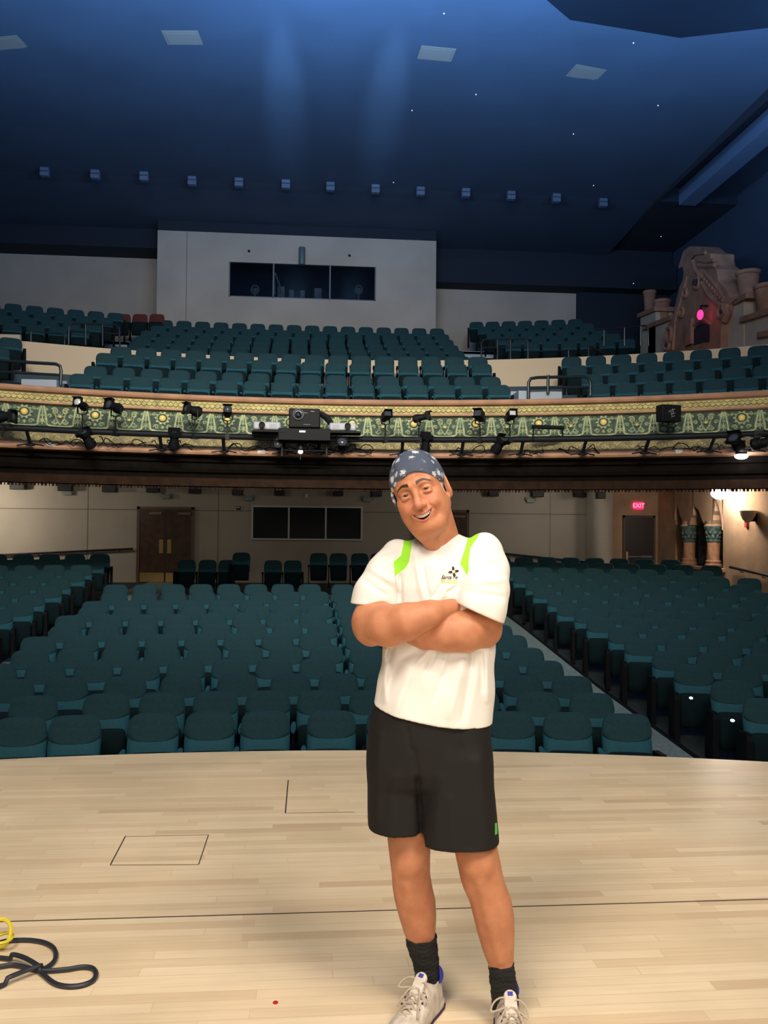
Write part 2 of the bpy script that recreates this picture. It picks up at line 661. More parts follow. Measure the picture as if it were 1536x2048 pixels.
def band(name, prof, m, label):
    mb = MB()
    sweep_arc(mb, prof, A0, R0, XA, XB_, 90)
    o = mb.build(name, m, smooth=True, sharp=35)
    return struct(o, label, 'balcony moulding')


zt = zb(800)
z1, z2, z3, z4, z5, z6, z7 = zb(813), zb(827), zb(833), zb(873), zb(884), zb(903), zb(917)
band('trim_1', [(-.02, z1), (-.10, z1+.03), (-.12, z1+.07), (-.10, zt-.03), (-.06, zt), (.35, zt), (.35, z1)], M_tan, 'rounded tan top rail of the balcony front')
band('trim_2', [(.0, z2-.0), (-.02, z1), (.3, z1), (.3, z2)], M_gold, 'gold fish scale band under the balcony rail')
band('trim_3', [(.02, z3), (-.04, z3+.02), (-.03, z2-.01), (0, z2), (.3, z2), (.3, z3)], M_tan, 'narrow tan fillet of the balcony front')
band('trim_4', [(.05, z4), (.05, z3), (.3, z3), (.3, z4)], M_green, 'dark green ornament band of the balcony front')
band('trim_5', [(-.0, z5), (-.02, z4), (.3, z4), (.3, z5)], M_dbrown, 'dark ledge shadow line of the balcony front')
band('trim_6', [(-.0, z6), (-.0, z5), (.3, z5), (.3, z6)], mat('dull_gold_ground', (.26, .21, .10), .6, var=.3, vscale=9), 'gold scroll band at the foot of the balcony front')
band('trim_7', [(-.05, z7-.02), (-.22, z7), (-.24, z7+.04), (-.2, z6-.02), (0, z6), (.3, z6), (.3, z7-.02)], M_tan, 'projecting tan ledge at the foot of the balcony front')
zl = zb(984)
prof = [(-.05, z7-.02)]
steps = [(zb(930), -.02), (zb(932), .04), (zb(943), .05), (zb(945), .01), (zb(950), .03), (zb(952), .10), (zb(960), .12)]
for z, d in steps:
    prof.append((d, z))
prof += [(.5, zb(960)), (.5, z7-.02)]
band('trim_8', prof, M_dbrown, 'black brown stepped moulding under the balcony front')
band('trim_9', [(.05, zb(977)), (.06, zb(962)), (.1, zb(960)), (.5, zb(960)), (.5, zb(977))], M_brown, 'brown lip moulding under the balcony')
mb = MB()
for i in range(380):
    a = math.asin(XA/R0)+(math.asin(XB_/R0)-math.asin(XA/R0))*i/379
    M = Matrix.Translation((0, A0-R0, 0)) @ Matrix.Rotation(-a, 4, 'Z')
    wv = .045 if i % 3 else .02
    mb.box(-.016, .016, R0+.03, R0+.045, zb(947.5), zb(946), M=M)
    mb.box(-wv/2, wv/2, R0+.1, R0+.2, zb(982.5), zb(976.5), M=M)
struct(mb.build('trim_dentils', M_brown), 'small dentils and beading under the balcony lip', 'balcony moulding')

# relief ornament
def bend(mb, x0, d0, z0):
    """map local (u along arc, v up, w out towards stage) to the place"""
    cy = A0-R0
    out = []
    for u, v, wv in mb.v:
        a = x0/R0+u/R0
        r = R0+d0-wv
        out.append((r*sin(a), cy+r*cos(a), z0+v))
    return out


def spiral(mb, cx, cz, r0, turns, s, rad, flip=1, n=20, a0=0):
    pts = []
    for i in range(n+1):
        t = i/n
        a = a0+turns*2*pi*t*s
        r = r0*(1-t*.85)
        pts.append((cx+flip*r*cos(a), cz+r*sin(a), 0.0))
    mb.tube(pts, [1.45*rad*(1-.45*i/n) for i in range(n+1)], 5)


H = z3-z4
UW = 1.30
units = []
ang0, ang1 = XA/R0*1.0, XB_/R0
first = onz(50.8, 815, z3).x
arc_med0 = math.asin(ony(323, 825, 17.3).x/R0)*R0
allr, allg, allm = MB(), MB(), MB()


def u_frame(mb, w, h, rad):
    pts = []
    for i in range(17):
        t = i/16
        a = pi*(1-t)
        x = w/2*cos(a)*1.0
        pts.append((x, -h*.5+h*.22*(1-abs(sin(a))**.6)*1.0, 0))
    pts = [(-w/2-.05, h*.46, 0), (-w/2-.03, h*.36, 0), (-w/2-.01, h*.1, 0), (-w/2+.01, -h*.15, 0)]+pts[2:-2]+[(w/2-.01, -h*.15, 0), (w/2+.01, h*.1, 0), (w/2+.03, h*.36, 0), (w/2+.05, h*.46, 0)]
    mb.tube(pts, rad, 6)


i = -7
while True:
    s0 = arc_med0+i*UW
    i += 1
    if s0 > 11.8:
        break
    if s0 < -12.0:
        continue
    mid = (z3+z4)/2
    # medallion bay
    m1 = MB()
    u_frame(m1, .52, H, .026)
    for k in range(10):
        a = 2*pi*k/10
        m1.ball((.115*cos(a)*1.15, .06+.115*sin(a), 0), .032, 7)
    ring = [(.1*cos(2*pi*k/16)*1.1, .06+.1*sin(2*pi*k/16), .012) for k in range(16)]
    m1.tube(ring, .014, 6, closed=True)
    for f in (-1, 1):
        spiral(m1, f*.12, -.12, .05, 1.2, 1, .013, f)
        spiral(m1, f*.17, .15, .035, 1.1, -1, .011, f)
    m1.ball((0, -.13, 0), .035, 8, sc=(1, 1.2, 1))
    # small motif between
    for cx in (.325, .975):
        for f in (-1, 1):
            spiral(m1, cx+f*.05, .11, .045, 1.3, 1, .012, f)
            spiral(m1, cx+f*.05, -.09, .045, 1.3, -1, .012, f)
        m1.tube([(cx, -.17, 0), (cx, .17, 0)], [.012, .02], 6)
        m1.ball((cx, 0, 0), .035, 8, sc=(1.3, .8, 1))
    # acanthus bay
    m2 = MB()
    u_frame(m2, .52, H, .026)
    for f in (-1, 1):
        spiral(m2, f*.10, .10, .065, 1.5, 1, .014, f, a0=.5)
        spiral(m2, f*.09, -.10, .06, 1.4, -1, .014, f)
        spiral(m2, f*.19, .0, .04, 1.2, 1, .012, f)
        m2.tube([(0, -.17, 0), (f*.07, -.05, 0), (f*.13, .16, 0)], [.016, .014, .006], 5)
    for k in range(5):
        a = pi*(.1+.8*k/4)
        m2.tube([(0, -.02, 0), (.09*cos(a), -.02+.11*sin(a), .01)], [.018, .006], 5)
    for v in m2.v:
        m1.v.append((v[0]+.65, v[1], v[2]))
    off = len(m1.v)-len(m2.v)
    m1.f += [tuple(q+off for q in f) for f in m2.f]
    m1.m += m2.m
    allr.add(bend(m1, s0, .05, mid), m1.f)
    g = MB()
    g.ball((.0, .06, .01), .068, 14, sc=(1, 1, .55))
    g.ball((.65, -.01, .01), .03, 8)
    allg.add(bend(g, s0, .045, mid), g.f)
struct(allr.build('trim_relief', M_lime, smooth=True), 'pale green scroll relief in U shaped frames along the balcony front', 'balcony ornament')
struct(allg.build('trim_bosses', M_boss, smooth=True), 'round golden bosses in the balcony relief', 'balcony ornament')
# scale band and scroll band relief
mb = MB()
sp = .105
nn = int(23/sp)
for i in range(nn):
    for row in range(2):
        s0 = -11.5+i*sp+(sp/2 if row else 0)
        m1 = MB()
        zz = (z1+z2)/2+(.035 if row else -.035)
        pts = [(.05*cos(pi+pi*k/6), .045*sin(pi+pi*k/6)+.03, 0) for k in range(7)]
        m1.tube(pts, .007, 4, cap=False)
        mb.add(bend(m1, s0, -.015, zz), m1.f)
struct(mb.build('trim_scales', mat('dark_gold_scale_edge', (.26, .22, .08), .5), smooth=True), 'overlapping fish scale outlines on the gold band', 'balcony ornament')
mb = MB()
for i in range(62):
    s0 = -11.5+i*.37
    m1 = MB()
    for q, f in ((0, 1), (.185, -1)):
        pts = []
        for k in range(15):
            t = k/14
            a = 2*pi*1.4*t
            r = .062*(1-.85*t)
            pts.append((q+r*cos(a), f*r*sin(a), 0))
        m1.tube(pts, .011, 5)
        m1.tube([(q+.062, 0, 0), (q+.1, f*.06, 0), (q+.16, f*.07, 0)], [.012, .01, .005], 5)
        m1.ball((q+.0, 0, 0), .018, 6)
    mb.add(bend(m1, s0, -.0, (z5+z6)/2), m1.f)
struct(mb.build('trim_scrolls', M_gold, smooth=True), 'gold scroll relief on the lower band of the balcony', 'balcony ornament')

# --- balcony decks
M_deck = mat('balcony_floor', (.04, .07, .09), .9)
mb = MB()
k = 40
rows_deck = [(17.9, 3.95), (19.0, 3.95), (19.01, 4.27), (19.8, 4.27), (19.81, 4.7), (20.6, 4.7), (20.61, 5.05), (22.3, 5.05)]
vs = []
for i in range(k+1):
    x = -11.7+23.2*i/k
    for y, z in rows_deck:
        yy = y if y > 22 else y-(x*x)/(2*22)
        vs.append((x, yy, z))
q = len(rows_deck)
mb.add(vs, [(i*q+j, (i+1)*q+j, (i+1)*q+j+1, i*q+j+1) for i in range(k) for j in range(q-1)])
struct(mb.build('floor_balcony_lower', M_deck), 'stepped dark floor of the lower balcony', 'floor')
mb = MB()
steps = [(22.4, 5.68), (24.15, 5.68), (24.15, 6.0), (25.0, 6.0), (25.0, 6.37), (25.85, 6.37), (25.85, 6.73), (26.7, 6.73), (26.7, 7.1), (27.55, 7.1), (27.55, 7.48), (31.5, 7.48)]
mb.add([(x, y, z) for y, z in steps for x in (-12.5, 12.5)], [(2*i, 2*i+1, 2*i+3, 2*i+2) for i in range(len(steps)-1)])
struct(mb.build('floor_balcony_upper', M_deck), 'stepped dark floor of the upper balcony', 'floor')
# pale nosings in the balcony aisles
mb = MB()
for xa_, xb_ in ((-6.55, -5.85), (4.95, 6.1)):
    for j, (y, z) in enumerate(((22.5, 5.68), (24.15, 6.0), (25.0, 6.37), (25.85, 6.73), (26.7, 7.1), (27.55, 7.48))):
        mb.box(xa_, xb_, y, y+.05, z-.12, z+.012)
        mb.box(xa_, xb_, y-.42, y-.37, z-.3, z-.17)
        mb.box(xa_, xb_, y-.42, y, z-.18, z-.165)
struct(mb.build('trim_balcony_steps', M_nosing), 'pale stair edges in the balcony aisles', 'steps')
mb = MB()
for px0, px1, yy in ((62, 130, 18.3), (1024, 1108, 18.3)):
    a, b = ony(px0, 780, yy), ony(px1, 780, yy)
    zz = ony(px0, 768 if px0 < 500 else 790, yy).z
    mb.box(a.x, b.x, yy-.6, yy+.3, zz-.5, zz)
    mb.box(a.x, b.x, yy+.1, yy+.5, zz, zz+.1)
struct(mb.build('trim_balcony_landings', M_nosing), 'pale grey landings behind the balcony rail', 'steps')
# cream parapet of the cross aisle
zp = ony(613, 718, 22.35).z
mb = MB()
sweep_arc(mb, [(0, 4.6), (0, zp), (.15, zp), (.15, 5.68), (4.5, 5.68), (4.5, 5.6), (.2, 4.6)], 22.35, 20.0, -12, 11.3, 60)
struct(mb.build('wall_parapet', mat('cream_parapet', (.66, .55, .40), .85)), 'cream parapet between the lower and upper balcony', 'wall')
mb = MB()
a = ony(0, 670, 20.75)
b = ony(43, 676, 20.75)
mb.box(-12.0, b.x, 20.65, 20.75, zp-.5, a.z)
struct(mb.build('wall_parapet_end', M_plaster), 'pale raised left end of the balcony parapet', 'wall')

# --- control booth block and upper rear walls
Bx0, Bx1 = ony(314, 560, 29).x, ony(872, 560, 29).x
wx0, wx1 = ony(457.5, 560, 29).x, ony(752, 560, 29).x
wz0, wz1 = ony(600, 597.5, 29).z, ony(600, 528.5, 29).z
mb = MB()
ZC = 11.65
for a in ((Bx0, wx0, 5.5, ZC), (wx1, Bx1, 5.5, ZC), (wx0, wx1, 5.5, wz0), (wx0, wx1, wz1, ZC)):
    mb.box(a[0], a[1], 29, 29.2, a[2], a[3])
mb.box(Bx0, Bx0+.15, 29.2, 31.4, 5.5, ZC)
mb.box(Bx1-.15, Bx1, 29.2, 31.4, 5.5, ZC)
M_booth = mat('greige_booth_wall', (.36, .335, .31), .9, var=.10, vscale=.7)
struct(mb.build('wall_booth', M_booth), 'greige control booth wall with a long dark window', 'wall')
mb = MB()
X = ony(373, 560, 29).x
mb.box(X-.012, X+.012, 28.985, 29, 5.5, ZC)
struct(mb.build('trim_booth_joint', mat('booth_joint', (.2, .19, .18), .9)), 'vertical joint in the booth wall', 'wall joint')
mb = MB()
mb.box(Bx0+.2, Bx1-.2, 31.0, 31.1, 7, ZC)
mb.box(Bx0+.2, Bx1-.2, 29.25, 31.0, wz0-.9, wz0-.85)
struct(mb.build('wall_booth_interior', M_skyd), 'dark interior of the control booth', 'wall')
wn = thing('window_1', 'long dark control booth window in the upper rear wall', 'window', (0, 0, 0))
wn['kind'] = 'structure'
mb = MB()
for px in (547, 660):
    X = ony(px, 560, 29.05).x
    mb.box(X-.025, X+.025, 29.03, 29.09, wz0, wz1)
for a in ((wx0, wx0+.04), (wx1-.04, wx1)):
    mb.box(a[0], a[1], 29.03, 29.12, wz0, wz1)
mb.box(wx0, wx1, 29.03, 29.12, wz0, wz0+.04)
mb.build('window_frame', mat('slate_frame', (.10, .13, .17), .6), wn)


def glassmat():
    m, N, L, P = new_mat('smoked_glass')
    N.remove(P)
    t = N.new('ShaderNodeBsdfTransparent')
    t.inputs[0].default_value = (.5, .55, .6, 1)
    g = N.new('ShaderNodeBsdfGlossy')
    g.inputs['Roughness'].default_value = .05
    g.inputs['Color'].default_value = (.5, .55, .6, 1)
    f = N.new('ShaderNodeFresnel')
    f.inputs[0].default_value = 1.45
    x = N.new('ShaderNodeMixShader')
    L.new(f.outputs[0], x.inputs[0])
    L.new(t.outputs[0], x.inputs[1])
    L.new(g.outputs[0], x.inputs[2])
    L.new(x.outputs[0], N['Material Output'].inputs[0])
    return m


M_glass = glassmat()
mb = MB()
mb.box(wx0, wx1, 29.06, 29.07, wz0, wz1)
mb.build('window_pane', M_glass, wn)
# upper rear walls
mb = MB()
YU = 31.0
ul = ony(150, 512, YU).z
mb.box(-12.5, Bx0+.05, YU, YU+.2, 5.5, ul+.3)
struct(mb.build('wall_back_upper_left', M_booth), 'greige upper rear wall left of the booth', 'wall')
mb = MB()
ur = ony(1000, 582, YU).z
XU1 = ony(1152, 620, YU).x
mb.box(Bx1-.05, XU1, YU, YU+.2, 5.5, ur+.3)
struct(mb.build('wall_back_upper_right', M_booth), 'greige upper rear wall right of the booth', 'wall')
# dark beams above
mb = MB()
mb.box(-13, Bx0-.0, YU-1.2, YU+.2, ul, 12.6)
mb.box(Bx1, 13.5, YU-.9, YU+.2, ur, ur+.9)
mb.box(Bx1, 13.5, YU-.5, YU+.2, ur+.85, 12.6)
mb.box(XU1, 13.5, YU-.2, YU+.2, 5.5, ur+.2)
mb.box(Bx0, Bx1, 29.0, 31.2, ZC+.0, 12.6)
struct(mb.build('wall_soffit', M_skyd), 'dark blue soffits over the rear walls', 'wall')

# --- night sky ceiling and cove
mb = MB()
k = 30
prof = [(31.5, 11.85), (29, 12.0), (26, 12.2), (18, 12.35), (12, 12.35), (8, 12.0)]
xs = [(-14+25*i/k) for i in range(k+1)]
mb.add([(x, y, z) for x in (-14, 11.0) for y, z in prof], [(j, j+1, len(prof)+j+1, len(prof)+j) for j in range(len(prof)-1)])
struct(mb.build('ceiling', M_sky), 'smooth night blue plaster ceiling', 'ceiling')
mb = MB()
mb.box(11.0, 11.9, 8, 25.8, 12.55, 12.65)
mb.box(10.95, 11.0, 8, 31, 12.1, 12.6)
mb.box(11.0, 14.2, 25.8, 31.2, 12.1, 12.6)
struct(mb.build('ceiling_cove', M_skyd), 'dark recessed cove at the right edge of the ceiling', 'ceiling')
mb = MB()
mb.box(11.65, 12.2, 8, 25.8, 12.0, 12.5)
struct(mb.build('trim_cove_beam', M_beam), 'cove beam in painted blue light running along the right wall', 'beam')
mb = MB()
mb.box(13.6, 13.8, 5, 31.2, 4, 12.6)
mb.box(12.15, 13.8, 5, 31.2, 12.4, 12.6)
mb.box(-13.2, -13, 5, 31.2, 4, 12.6)
struct(mb.build('wall_sky_sides', M_sky), 'night blue side walls behind the parapets', 'wall')
# dark proscenium panel, top right
mb = MB()
pp = [onz(x, y, 11.4) for x, y in ((1000, -80), (1140, 40), (1360, 76), (1536, 56), (1750, 20), (1700, -200))]
mb.prism([(p.x, p.y) for p in pp], 'z', 11.4, 11.7)
struct(mb.build('ceiling_panel', mat('slate_panel', (.004, .007, .013), .95, spec=.05)), 'dark slanted ceiling panel near the stage', 'ceiling')
# enclosing walls behind the camera's view of the house
mb = MB()
mb.box(-9.2, -9, -6, 6, 0, 9)
mb.box(9, 9.2, -6, 6, 0, 9)
struct(mb.build('wall_stage_sides', M_black), 'black stage side walls', 'wall')
# ------------------------------------------------------------------ seats
M_teal = mat('teal_seat_fabric', (.007, .078, .112), .85, bump=.25, bscale=260, var=.12, vscale=30, sheen=.4)
M_teald = mat('darker_teal_headrest', (.005, .040, .054), .9, bump=.25, bscale=260, var=.12, vscale=30, sheen=.6)  # darker tone on the upper part of the seat back
M_tealu = mat('dark_teal_seat_underside', (.004, .014, .018), .9, spec=.15)
M_stand = mat('black_seat_standard', (.004, .005, .007), .75, spec=.12)
M_red = mat('maroon_seat_fabric', (.11, .018, .016), .85, bump=.2, bscale=200)


def loft(levels, n=14, e=3.2):
    """levels: (h, half width, y centre, half depth) -> closed pad"""
    vs = []
    for h, a, y, b in levels:
        for j in range(n):
            q = 2*pi*j/n
            c, s_ = cos(q), sin(q)
            vs.append((a*math.copysign(abs(c)**(2/e), c), y+b*math.copysign(abs(s_)**(2/e), s_), h))
    k = len(levels)
    fs = [(i*n+j, i*n+(j+1) % n, (i+1)*n+(j+1) % n, (i+1)*n+j) for i in range(k-1) for j in range(n)]
    fs += [tuple(range(n))[::-1], tuple((k-1)*n+j for j in range(n))]
    return vs, fs


HS = .93


def yb(h):
    return .10+(h-.4)*.22


LV_BACK = [(.40, .215, yb(.40), .02), (.41, .235, yb(.41), .05), (.50, .242, yb(.5)-.02, .075), (.60, .246, yb(.6)-.03, .085), (.66, .247, yb(.66)-.02, .078), (.72, .247, yb(.72), .06), (.80, .243, yb(.8), .05), (.86, .232, yb(.86), .047), (.895, .214, yb(.895), .043), (.917, .185, yb(.917), .036), (.928, .145, yb(.925), .022), (.931, .08, yb(.93), .008)]
LV_HEAD = [(.680, .06, yb(.68)-.072, .010), (.690, .14, yb(.69)-.066, .016), (.708, .205, yb(.708)-.056, .022), (.735, .240, yb(.735)-.042, .028), (.765, .249, yb(.75)-.032, .036), (.80, .247, yb(.8)-.022, .040), (.86, .236, yb(.86)-.018, .040), (.897, .217, yb(.9)-.014, .037), (.921, .187, yb(.92)-.010, .032), (.934, .145, yb(.93)-.004, .022), (.937, .08, yb(.93), .010)]
LV_CUSH = [(.17, .19, -.0, .03), (.18, .22, -.0, .05), (.30, .23, -.02, .065), (.50, .23, -.035, .07), (.58, .225, -.04, .06), (.605, .20, -.042, .04), (.612, .15, -.043, .02)]


def pad_mesh(name, lv, m):
    mb = MB()
    mb.add(*loft(lv))
    return mb.mesh(name, m, True)


me_back = pad_mesh('backrest', LV_BACK, M_teal)
me_head = pad_mesh('headrest_pad', LV_HEAD, M_teald)
me_cush = pad_mesh('seat_cushion', LV_CUSH, M_tealu)
me_backr = pad_mesh('backrest_maroon', LV_BACK, M_red)


def arm_mesh(side):
    mb = MB()
    x = side*.275
    mb.box(x-.012, x+.012, -.10, .12, 0, .56, 0)
    mb.box(x-.02, x+.02, -.16, .2, 0, .02, 0)
    vs, fs = loft([(.56, .022, .0, .19), (.575, .028, .0, .20), (.60, .028, .0, .20), (.612, .02, .0, .18)], 10)
    mb.add([(v[0]+x, v[1]-.06, v[2]) for v in vs], fs, 1)
    return mb.mesh('armrest', [M_stand, M_teal], True)


def end_mesh(side):
    mb = MB()
    x = side*.275
    pr = [(-.26, .02), (-.24, 0), (.18, 0), (.2, .02), (.2, .50), (.12, .60), (-.2, .64), (-.25, .62), (-.27, .57)]
    mb.prism(pr, 'x', x-.03, x+.03)
    return mb.mesh('end_panel', M_stand, False)


ME = {'al': arm_mesh(-1), 'ar': arm_mesh(1), 'el': end_mesh(-1), 'er': end_mesh(1)}

seats = []      # (Y, x, y, ztop, rz, label, group, ends, kind)


def ordinal(n):
    return {1: 'first', 2: 'second', 3: 'third', 4: 'fourth', 5: 'fifth', 6: 'sixth', 7: 'seventh', 8: 'eighth', 9: 'ninth', 10: 'tenth', 11: 'eleventh', 12: 'twelfth', 13: 'thirteenth',
            14: 'fourteenth', 15: 'fifteenth', 16: 'sixteenth', 17: 'seventeenth', 18: 'eighteenth', 19: 'nineteenth', 20: 'twentieth'}.get(n, 'far')


def seat_row(xs, Y, z, R, where, group, ref, x0=0.0, rev=False, ends=(1, 1), kind=0, vis=1.0):
    xs = sorted(xs)
    n = len(xs)
    for i, x in enumerate(xs):
        y = Y-(x-x0)**2/(2*R)
        rz = -math.asin(max(-.9, min(.9, (x-x0)/R)))
        k = (n-i) if rev else (i+1)
        q = proj((x, y, z))
        if q is None or not (-40 < q[0] < 1576) or not (-40 < q[1] < 2080):
            continue
        lab = 'teal seat, %s, %s' % (where, ref % ordinal(k))
        e = (ends[0] and i == 0, ends[1] and i == n-1)
        seats.append(dict(x=x, y=y, z=z-HS, rz=rz, label=lab, group=group, ends=e, kind=kind, px=q[0], py=q[1], area=vis/(y*y)))


PY = [1433, 1390, 1355, 1323.5, 1297, 1271, 1250, 1230, 1214, 1202, 1185, 1170]
YK = [8.4+.87*k for k in range(20)]
ZK = [ony(540, py, y).z for py, y in zip(PY, YK)]
RO = 20.0


def pxx(px, Y):
    return ony(px, 1350, Y).x


for k in range(12):
    Y, z = YK[k], ZK[k]
    Yx = Y-.15
    if k == 0:
        xs = [pxx(p, Yx) for p in (-76, 36, 143, 300, 415, 529, 665, 786, 907, 1027, 1138, 1250)]
    elif k == 1:
        xs = [pxx(p, Yx) for p in (-43, 64, 207, 318, 427, 534, 639, 745, 850, 960, 1079, 1181)]
    elif k == 2:
        xs = [pxx(p, Yx) for p in (-80, 25, 129, 245, 358, 472, 580, 678, 770, 863, 955, 1048, 1141)]
    else:
        off = .16 if k % 2 else -.02
        xr = 3.08-(k-3)*.015
        xs = [xr-i*.565 for i in range(13)]
        if k % 2:
            xs = [x-.0 for x in xs]
            xs[5:] = [x-.14 for x in xs[5:]]
    seat_row(xs, Y, z, RO, '%s row of the centre block' % ordinal(k+1), 'stalls seats, centre block', '%s from the right aisle', x0=-.2, rev=True)
for k in range(12, 12):
    xs = [3.0-i*.565+(.2 if k % 2 else 0) for i in range(13)]
    seat_row(xs, YK[k], ZK[11]+.055*(k-11), RO, 'shaded %s row of the centre block' % ordinal(k+1), 'stalls seats, centre block', '%s from the right aisle', x0=-.2, rev=True, vis=.5)
# last centre rows against the rear wall
Yl = 23.6
for pxs, py, wh in (((369, 411, 451, 543, 583), 1122, 'last row against the rear wall'), ((479, 635, 675, 718, 757, 800, 842, 885), 1107, 'raised last row against the rear wall')):
    seat_row([pxx(p, Yl) for p in pxs], Yl, ony(600, py, Yl).z, 1e6, wh, 'stalls seats, last centre rows', '%s from the left', vis=.8)

ZS = [z for z in ZK]+[ZK[11]+.10*(k-11) for k in range(12, 18)]
for k in range(1, 17):
    st = 0 if k % 2 else .12
    xs = [4.92+st*.5+i*.565 for i in range(9 if k > 3 else 10)]
    xs = [x for x in xs if x < 9.5]
    seat_row(xs, YK[k], ZS[k], RO, '%s row of the right block' % ordinal(k), 'stalls seats, right block', '%s from its aisle', x0=-.2)
    xs = [-5.2-st*.5-i*.565 for i in range(11)]
    xs = [x for x in xs if x > -11]
    seat_row(xs, YK[k], ZS[k], RO, '%s row of the left block' % ordinal(k), 'stalls seats, left block', '%s from its aisle', x0=-.2, rev=True)

# balcony, lower centre block: four rows
RB = 30.0
for j, (Y, py, xl, xr) in enumerate(((18.7, 762, 133, 1023), (19.45, 746, 162, 1005), (20.2, 720, 186, 987), (21.0, 706, 215, 978))):
    x0_, x1_ = ony(xl, py, Y-.5).x+.27, ony(xr, py, Y-.3).x-.27
    n = int((x1_-x0_)/.572)+1
    xs = [x0_+(x1_-x0_)*i/(n-1) for i in range(n)]
    seat_row(xs, Y, ony(600, py, Y).z, RB, '%s row of the lower balcony centre block' % ordinal(j+1), 'lower balcony centre seats', '%s from the left end', vis=.7)
# balcony, upper centre block: six rows
for j, (Y, py, xl, xr) in enumerate(((23.75, 703, 247, 941), (24.6, 692, 256, 931), (25.45, 681, 268, 919), (26.3, 670, 280, 909), (27.15, 659, 300, 900), (28.0, 648, 314, 890))):
    x0_, x1_ = ony(xl, py, Y).x+.27, ony(xr, py, Y).x-.27
    n = int((x1_-x0_)/.565)+1
    xs = [x0_+(x1_-x0_)*i/(n-1) for i in range(n)]
    seat_row(xs, Y, ony(600, py, Y).z, 80.0, '%s row of the upper balcony centre block' % ordinal(j+1), 'upper balcony centre seats', '%s from the left end', vis=.4)
# lower balcony right and left
zq = ony(1164, 715, 20.4).z
for j in range(4):
    Y = 21.6-.78*(3-j)
    z = zq+.05-.36*(3-j)
    xs = [6.35+i*.555+(.1 if j % 2 else 0) for i in range(10)]
    seat_row(xs, Y, z, 18, '%s row of the lower balcony right block' % ordinal(j+1), 'lower balcony right seats', '%s from its aisle', vis=.7)
zq = ony(60, 680, 20.4).z
for j in range(4):
    Y = 21.4-.78*(3-j)
    z = zq-.38*(3-j)
    xs = [-6.95-i*.57 for i in range(5)]
    seat_row(xs, Y, z, 18, '%s row of the lower balcony left block' % ordinal(j+1), 'lower balcony left seats', '%s from its aisle', rev=True, vis=.7)
# upper balcony right and left
for j in range(5):
    Y = 29.6-.85*(4-j)
    z = ony(1020, 637, 29.6-1.0).z-.37*(4-j)
    xl = ony(958, 640, 28.6).x
    xs = [xl+i*.55+.12*(4-j) for i in range(7)]
    seat_row(xs, Y, z, 30, '%s row of the upper balcony right block' % ordinal(j+1), 'upper balcony right seats', '%s from its aisle', vis=.3)
for j in range(4):
    Y = 27.4-.85*(3-j)
    z = ony(150, 613, 26.3).z-.37*(3-j)
    xr = ony(224, 620, 26.3).x
    xs = [xr-i*.57-.12*(3-j) for i in range(8)]
    seat_row(xs, Y, z, 30, '%s row of the upper balcony left block' % ordinal(j+1), 'upper balcony left seats', '%s from its aisle', rev=True, vis=.3)
# maroon seats by the booth
for i, px in enumerate((244, 278, 312)):
    p = ony(px, 625, 27.9)
    seats.append(dict(x=p.x, y=27.9, z=p.z-HS, rz=0, label=('maroon seat in the upper balcony, ' + ('next to the teal row', 'middle of three beside the aisle', 'touching the corner of the booth')[i]), group='maroon upper balcony seats', ends=(0, 0), kind=1, px=px, py=625, area=1))


def behind_person(s):
    return 745 < s['px'] < 985 and s['py'] < 1480 and s['py'] > 1080


for s_ in seats:
    if behind_person(s_):
        s_['area'] *= .02
order = sorted(range(len(seats)), key=lambda i: -seats[i]['area'])
single = set(order[:298])


def link_part(name, me, parent):
    o = bpy.data.objects.new(name, me)
    C.objects.link(o)
    o.parent = parent
    return o


mbst = {}
for i, s_ in enumerate(seats):
    near = i in single
    parts = [('backrest', me_backr if s_['kind'] else me_back), ('headrest_pad', me_backr if s_['kind'] else me_head), ('seat_cushion', me_cush),
             ('end_panel' if s_['ends'][0] else 'armrest', ME['el'] if s_['ends'][0] else ME['al'])]
    if s_['ends'][1]:
        parts.append(('end_panel', ME['er']))
    if s_['kind']:
        parts = [p for p in parts if p[0] != 'headrest_pad']
    if near:
        t = thing('auditorium_seat', s_['label'], 'seat', (s_['x'], s_['y'], s_['z']), s_['rz'], s_['group'])
        for nm, me in parts:
            o = link_part(nm, me, t)
            if nm == 'headrest_pad':
                o['label'] = 'darker padded headrest'
    else:
        M = Matrix.Translation((s_['x'], s_['y'], s_['z'])) @ Matrix.Rotation(s_['rz'], 4, 'Z')
        for nm, me in parts:
            mi = {'backrest': 3 if s_['kind'] else 0, 'headrest_pad': 1, 'seat_cushion': 2}.get(nm, 4)
            key = me.name
            mbst.setdefault(key, []).append((M, me, mi))
# the rest of the seats as one object
allv, allf, alli = [], [], []
for key, lst in mbst.items():
    me = lst[0][1]
    co = np.empty(len(me.vertices)*3)
    me.vertices.foreach_get('co', co)
    co = co.reshape(-1, 3)
    fs = [tuple(p.vertices) for p in me.polygons]
    for M, me_, mi in lst:
        A = np.array(M)
        w_ = co @ A[:3, :3].T+A[:3, 3]
        o0 = len(allv)
        allv.extend(map(tuple, w_))
        allf.extend(tuple(v+o0 for v in f) for f in fs)
        alli.extend([mi]*len(fs))
me = bpy.data.meshes.new('distant_seats')
me.from_pydata(allv, [], allf)
for m in (M_teal, M_teald, M_tealu, M_red, M_stand):
    me.materials.append(m)
me.polygons.foreach_set('material_index', alli)
me.polygons.foreach_set('use_smooth', [True]*len(me.polygons))
o = bpy.data.objects.new('distant_seats', me)
C.objects.link(o)
tag(o, 'remaining rows of small teal seats in the balcony and at the shaded rear of the stalls', 'seats', kind='stuff')
print('SEATS', len(seats))

